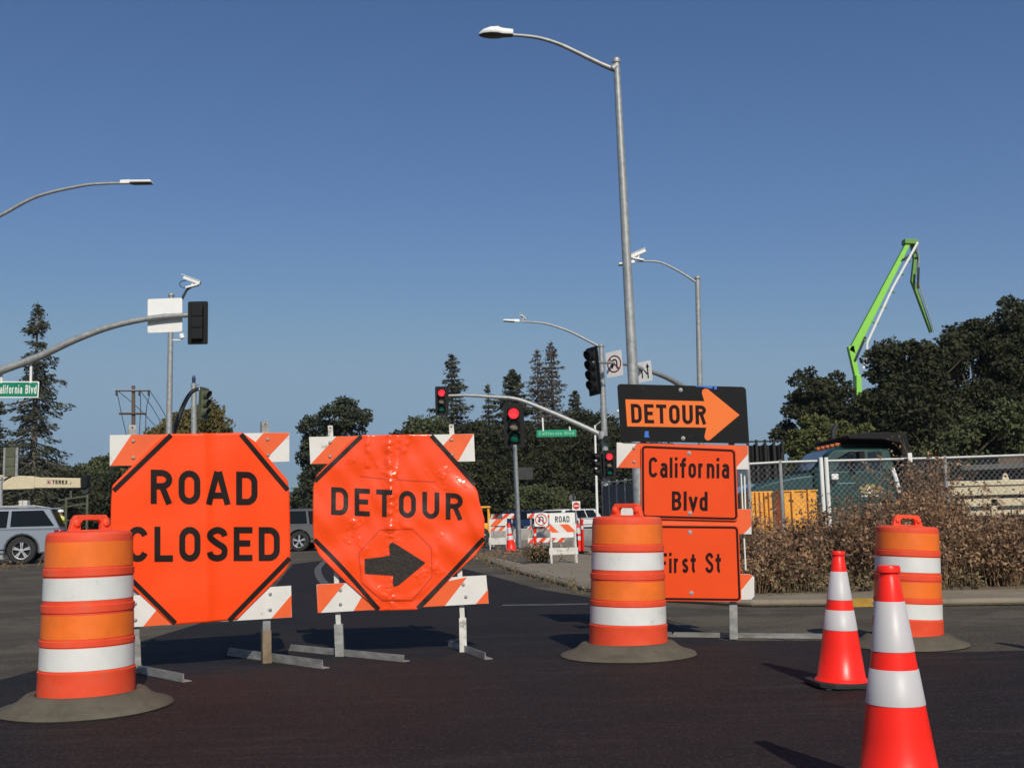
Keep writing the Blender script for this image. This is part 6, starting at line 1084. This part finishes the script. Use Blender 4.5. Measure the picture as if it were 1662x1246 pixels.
# ================================================================ DRY WEEDS
def weeds(name, spots, label, hmin, hmax, mats, leafn=26, leafs=0.045, cat='weeds', kind='stuff', bend=0.35, leafmix=0.5, stem_r=0.004, top_heavy=0.5, twigs=3):
    V = []; Fc = []; MI = []; off = 0; LC = []; 
    for q_ in spots:
        x, y, z, hs = q_[:4]; h = rng.uniform(hmin, hmax) * hs; a = rng.uniform(0, 6.28); bx, by = math.cos(a) * bend * h * rng.uniform(0.1, 1), math.sin(a) * bend * h * rng.uniform(0.1, 1)
        if len(q_) > 4: bx, by = bx * 0.5 + q_[4], by * 0.5 + q_[5]
        def stem(p0, p1, p2, r):
            nonlocal off
            n = 4
            for i in range(n + 1):
                t = i / n; p = (1 - t) ** 2 * p0 + 2 * t * (1 - t) * p1 + t * t * p2; rr = r * (1 - 0.75 * t)
                for k in range(3): V.append(p + np.array([rr * math.cos(2.094 * k), rr * math.sin(2.094 * k), 0]))
            for i in range(n):
                for k in range(3): Fc.append((off + 3 * i + k, off + 3 * i + (k + 1) % 3, off + 3 * i + 3 + (k + 1) % 3, off + 3 * i + 3 + k)); MI.append(0)
            off += 3 * (n + 1)
        p0 = np.array([x, y, z]); p1 = p0 + [bx * 0.2, by * 0.2, h * 0.6]; p2 = p0 + [bx, by, h]; stem(p0, p1, p2, stem_r)
        pts = []
        for _ in range(twigs):
            t = rng.uniform(0.3, 0.95); q0 = (1 - t) ** 2 * p0 + 2 * t * (1 - t) * p1 + t * t * p2; L = h * rng.uniform(0.12, 0.4); dd = rng.normal(size=3); dd[2] = abs(dd[2]) * 0.9 + 0.3; dd /= np.linalg.norm(dd)
            q2 = q0 + dd * L; stem(q0, q0 + dd * L * 0.5 + [0, 0, -0.02], q2, stem_r * 0.6); pts.append((q0, q2))
        pts.append((p0 + (p2 - p0) * 0.25, p2))
        if leafn:
            k = rng.integers(0, len(pts), leafn); t = rng.uniform(0, 1, leafn) ** top_heavy; A_ = np.array([pts[i][0] for i in k]); B_ = np.array([pts[i][1] for i in k]); LC.append(A_ + (B_ - A_) * t[:, None] + rng.normal(size=(leafn, 3)) * 0.018)
    V = np.array(V); Fc = np.array(Fc); MI = np.array(MI)
    if LC: C = np.concatenate(LC); V2, F2 = leaf_quads(C, leafs, 0.5); cn = np.sin(C[:, 0] * 3.1) + np.sin(C[:, 0] * 7.7 + C[:, 2] * 5) + 0.7 * np.sin(C[:, 1] * 9); ru = rng.random(len(F2)); m2 = np.where(ru < leafmix, 1, 0); m2 = np.where((len(mats) > 2) & (ru * 2.2 - 1.0 > 0.9 * cn * 0.4 + 0.25), 2, m2) if len(mats) > 2 else m2; m2 = np.where((ru < 0.10 + 0.05 * cn) & (C[:, 2] < 0.75), 3, m2) if len(mats) > 3 else m2; Fc = np.concatenate([Fc, F2 + len(V)]); V = np.concatenate([V, V2]); MI = np.concatenate([MI, m2])
    base = V.mean(0); base[2] = 0; o = raw_mesh(name, V - base, Fc, [M[m] for m in mats], mi=MI, loc=tuple(base)); tag(o, label, cat, None, kind); return o
sp = []
def wh(x): # height profile along the weed bank
    u = 831 + x * 139; return float(np.interp(x, [2.5, 3.2, 3.7, 4.2, 4.6, 4.95, 5.2, 6, 9], [0.42, 0.52, 0.58, 0.76, 0.92, 0.80, 0.60, 0.56, 0.7])) + 0.07 * math.sin(x * 7.3)
for i in range(330):
    cx_ = rng.uniform(2.5, 9.6); cy_ = 11.7 + 1.7 * rng.uniform(0, 1) ** 1.1 + 0.2 * math.sin(cx_ * 2.3); hh = wh(cx_) * rng.uniform(0.7, 1.2) * (0.75 if cy_ < 12.1 else 1.0); rb = rng.uniform(0.10, 0.26); tone = rng.random()
    for k in range(int(rng.integers(7, 16))):
        a = rng.uniform(0, 6.283); q = rb * rng.uniform(0, 1) ** 0.6; sp.append((cx_ + q * math.cos(a) * 0.6, cy_ + q * math.sin(a) * 0.6, KH + 0.01, hh * (1.08 - 0.5 * q / 0.26), math.cos(a) * q * 1.6, math.sin(a) * q * 1.6))
for _ in range(90):
    x = rng.uniform(2.6, 5.4); sp.append((x, rng.uniform(11.8, 13.3), KH + 0.01, wh(x) * rng.uniform(1.1, 1.35)))
weeds('dry_weeds', sp, 'tall brown dried weeds in a thick bank along the pavement, before the fence', 0.75, 1.4, ['weed_a', 'weed_b', 'weed_d', 'weed_c'], leafn=36, leafs=0.046, leafmix=0.62, twigs=6)
sp = [(rng.uniform(2.5, 9.8), 11.5 + rng.uniform(0, 0.4) + 0.08 * rng.normal(), KH, 1) for _ in range(700)]
weeds('dry_grass', sp, 'short dry grass along the foot of the brown weed bank', 0.08, 0.34, ['weed_c', 'weed_c'], leafn=5, leafs=0.05, stem_r=0.003, bend=0.8, twigs=1)
sp = []
for i in range(len(kerb) - 1):
    if i < 6: continue
    for _ in range(26 if i > 7 else 3):
        t = rng.random(); x = kerb[i][0] + (kerb[i + 1][0] - kerb[i][0]) * t; y = kerb[i][1] + (kerb[i + 1][1] - kerb[i][1]) * t; sp.append((x - abs(rng.normal()) * 0.10, y - abs(rng.normal()) * 0.12, 0, 1))
weeds('kerb_grass', sp, 'sparse dry grass growing in the gutter along the curved kerb', 0.04, 0.17, ['weed_c', 'weed_c'], leafn=3, leafs=0.035, stem_r=0.0035, bend=0.8, twigs=1)
c = G(874, 913, KH); sp = [(c.x + rng.normal() * 0.09, c.y + rng.normal() * 0.10, KH, 1) for _ in range(80)]
weeds('shrub', sp, 'small dark dry shrub left of the nearest a-frame barricade', 0.14, 0.32, ['leaf_oak', 'weed_b'], leafn=22, leafs=0.05, cat='shrub', kind='thing', bend=0.9, stem_r=0.006)
c = G(808, 905, KH); sp = [(c.x + rng.normal() * 0.9, c.y + rng.normal() * 1.6, KH, 1) for _ in range(200)]
weeds('dry_grass', sp, 'low dry grass on the earth beside the kerb end, below the striped barricades', 0.04, 0.16, ['weed_c', 'weed_b'], leafn=6, leafs=0.045, bend=0.9, twigs=1)
c = G(4, 925); sp = [(c.x + rng.normal() * 0.3, c.y + rng.normal() * 0.8, 0, 1) for _ in range(50)]
weeds('dry_grass', sp, 'dry grass tuft at the left edge in front of the silver SUV', 0.06, 0.22, ['weed_c', 'weed_b'], leafn=5, leafs=0.045, bend=0.9, twigs=1)
b = P(768, 860, 37); b.z = 0.02; ld = empty('wheel_loader', b, 0, 'yellow loader frame showing just past the right edge of the octagonal detour sign', 'loader')
MB().prism([(-1.0, 0.35), (0.35, 0.35), (0.5, 0.55), (0.5, 0.72), (-1.0, 0.8)], 0, 1.2).build('body', M['yellow'], ld, bevel=0.03)
for x_ in (-0.35, 0.28, 0.52):
    for y_ in (0.05, 1.1): MB().tube([(x_, y_, 0.6 if x_ < 0.5 else 0.1), (x_, y_, 1.24)], 0.035, 6).build('frame_post', M['yellow'], ld)
MB().box((0.09, 0.58, 1.26), (1.0, 1.2, 0.06)).build('canopy', M['yellow'], ld, bevel=0.015)
for x_ in (-0.7, 0.25):
    for sy in (-1, 1): wheel(ld, x_, 0.6 + sy * 0.55, 0.3, out=sy)
# ================================================================ WORKER
b = P(98, 870, 50); b.z = 0; wk = empty('person', b, 0, 'person in a white hard hat and yellow vest standing behind the silver SUV', 'person')
def skin(name, verts, edges, radii, m, parent, root_i=0):
    me = bpy.data.meshes.new(name); me.from_pydata(verts, edges, []); me.materials.append(m); o = bpy.data.objects.new(name, me); sc.collection.objects.link(o); o.parent = parent
    md = o.modifiers.new('skin', 'SKIN'); 
    if not me.skin_vertices: me.attributes  # created by the modifier
    bm = bmesh.new(); bm.from_mesh(me); ly = bm.verts.layers.skin.verify()
    for v, rr in zip(bm.verts, radii): v[ly].radius = rr if hasattr(rr, '__len__') else (rr, rr); v[ly].use_root = (v.index == root_i)
    bm.to_mesh(me); bm.free(); sb = o.modifiers.new('sub', 'SUBSURF'); sb.levels = 2; sb.render_levels = 2; return o
V_ = [(0, 0, 0.95), (0, 0, 1.15), (0, 0, 1.38), (0, 0, 1.50), (0, -0.02, 1.60), (0, -0.02, 1.68), (-0.19, 0, 1.40), (-0.25, -0.05, 1.13), (-0.20, -0.22, 0.95), (0.19, 0, 1.40), (0.25, -0.05, 1.13), (0.22, -0.22, 0.95), (-0.10, 0, 0.85), (-0.12, 0, 0.48), (-0.13, 0.02, 0.08), (-0.13, -0.14, 0.04), (0.10, 0, 0.85), (0.12, 0, 0.48), (0.13, 0.02, 0.08), (0.13, -0.14, 0.04)]
E_ = [(0, 1), (1, 2), (2, 3), (3, 4), (4, 5), (2, 6), (6, 7), (7, 8), (2, 9), (9, 10), (10, 11), (0, 12), (12, 13), (13, 14), (14, 15), (0, 16), (16, 17), (17, 18), (18, 19)]
Rr_ = [(0.15, 0.11), (0.14, 0.10), (0.16, 0.11), (0.06, 0.06), (0.085, 0.10), (0.08, 0.09), 0.06, 0.048, 0.035, 0.06, 0.048, 0.035, 0.09, 0.065, 0.045, 0.04, 0.09, 0.065, 0.045, 0.04]
skin('body', V_, E_, Rr_, M['skin'], wk)
MB().loft([[Vector((a_ * math.cos(R_(t)), d_ * math.sin(R_(t)), z)) for t in range(0, 360, 18)] for a_, d_, z in ((0.17, 0.14, 0.88), (0.19, 0.15, 1.1), (0.22, 0.16, 1.35), (0.20, 0.13, 1.45), (0.09, 0.08, 1.50))]).build('vest', M['vest'], wk)
for sx in (-1, 1): MB().tube([(sx * 0.08, 0, 0.95), (sx * 0.11, 0, 0.5), (sx * 0.13, 0.02, 0.08)], [0.12, 0.085, 0.07], 12).build('trouser_leg', M['trousers'], wk); MB().tube([(sx * 0.18, 0, 1.42), (sx * 0.25, -0.04, 1.14)], [0.075, 0.065], 10).build('sleeve', M['vest'], wk)
MB().lathe([(0.16, 1.68), (0.155, 1.695), (0.125, 1.70), (0.12, 1.76), (0.08, 1.82), (0.0, 1.84)], 20, (0, -0.02, 0), cap=False).build('hard_hat', M['white_paint'], wk)
# small litter and stones on the asphalt
# bare twigs / litter by the weeds
lm = MB()
for px, py in ((935, 951), (950, 949)): p = G(px, py); lm.box((p.x, p.y, 0.03), (0.06, 0.08, 0.05), Matrix.Rotation(0.6, 3, 'Z'))
tag(lm.build('litter', M['litter'], loc=(0, 0, 0)), 'two white scraps lying in the gutter beside the middle drum', 'litter')

# ================================================================ AIR
hz = bpy.data.materials.new('haze_air'); hz.use_nodes = True; ht_ = hz.node_tree; ht_.nodes.remove(ht_.nodes['Principled BSDF']); pv = ht_.nodes.new('ShaderNodeVolumePrincipled'); pv.inputs['Density'].default_value = 0.00024; pv.inputs['Color'].default_value = (0.80, 0.91, 1.0, 1); pv.inputs['Anisotropy'].default_value = 0.2
ht_.links.new(pv.outputs[0], ht_.nodes['Material Output'].inputs['Volume']); tag(MB().box((0, 822, 42), (3960, 1790, 90)).build('haze', hz, smooth=0), kind='stuff')
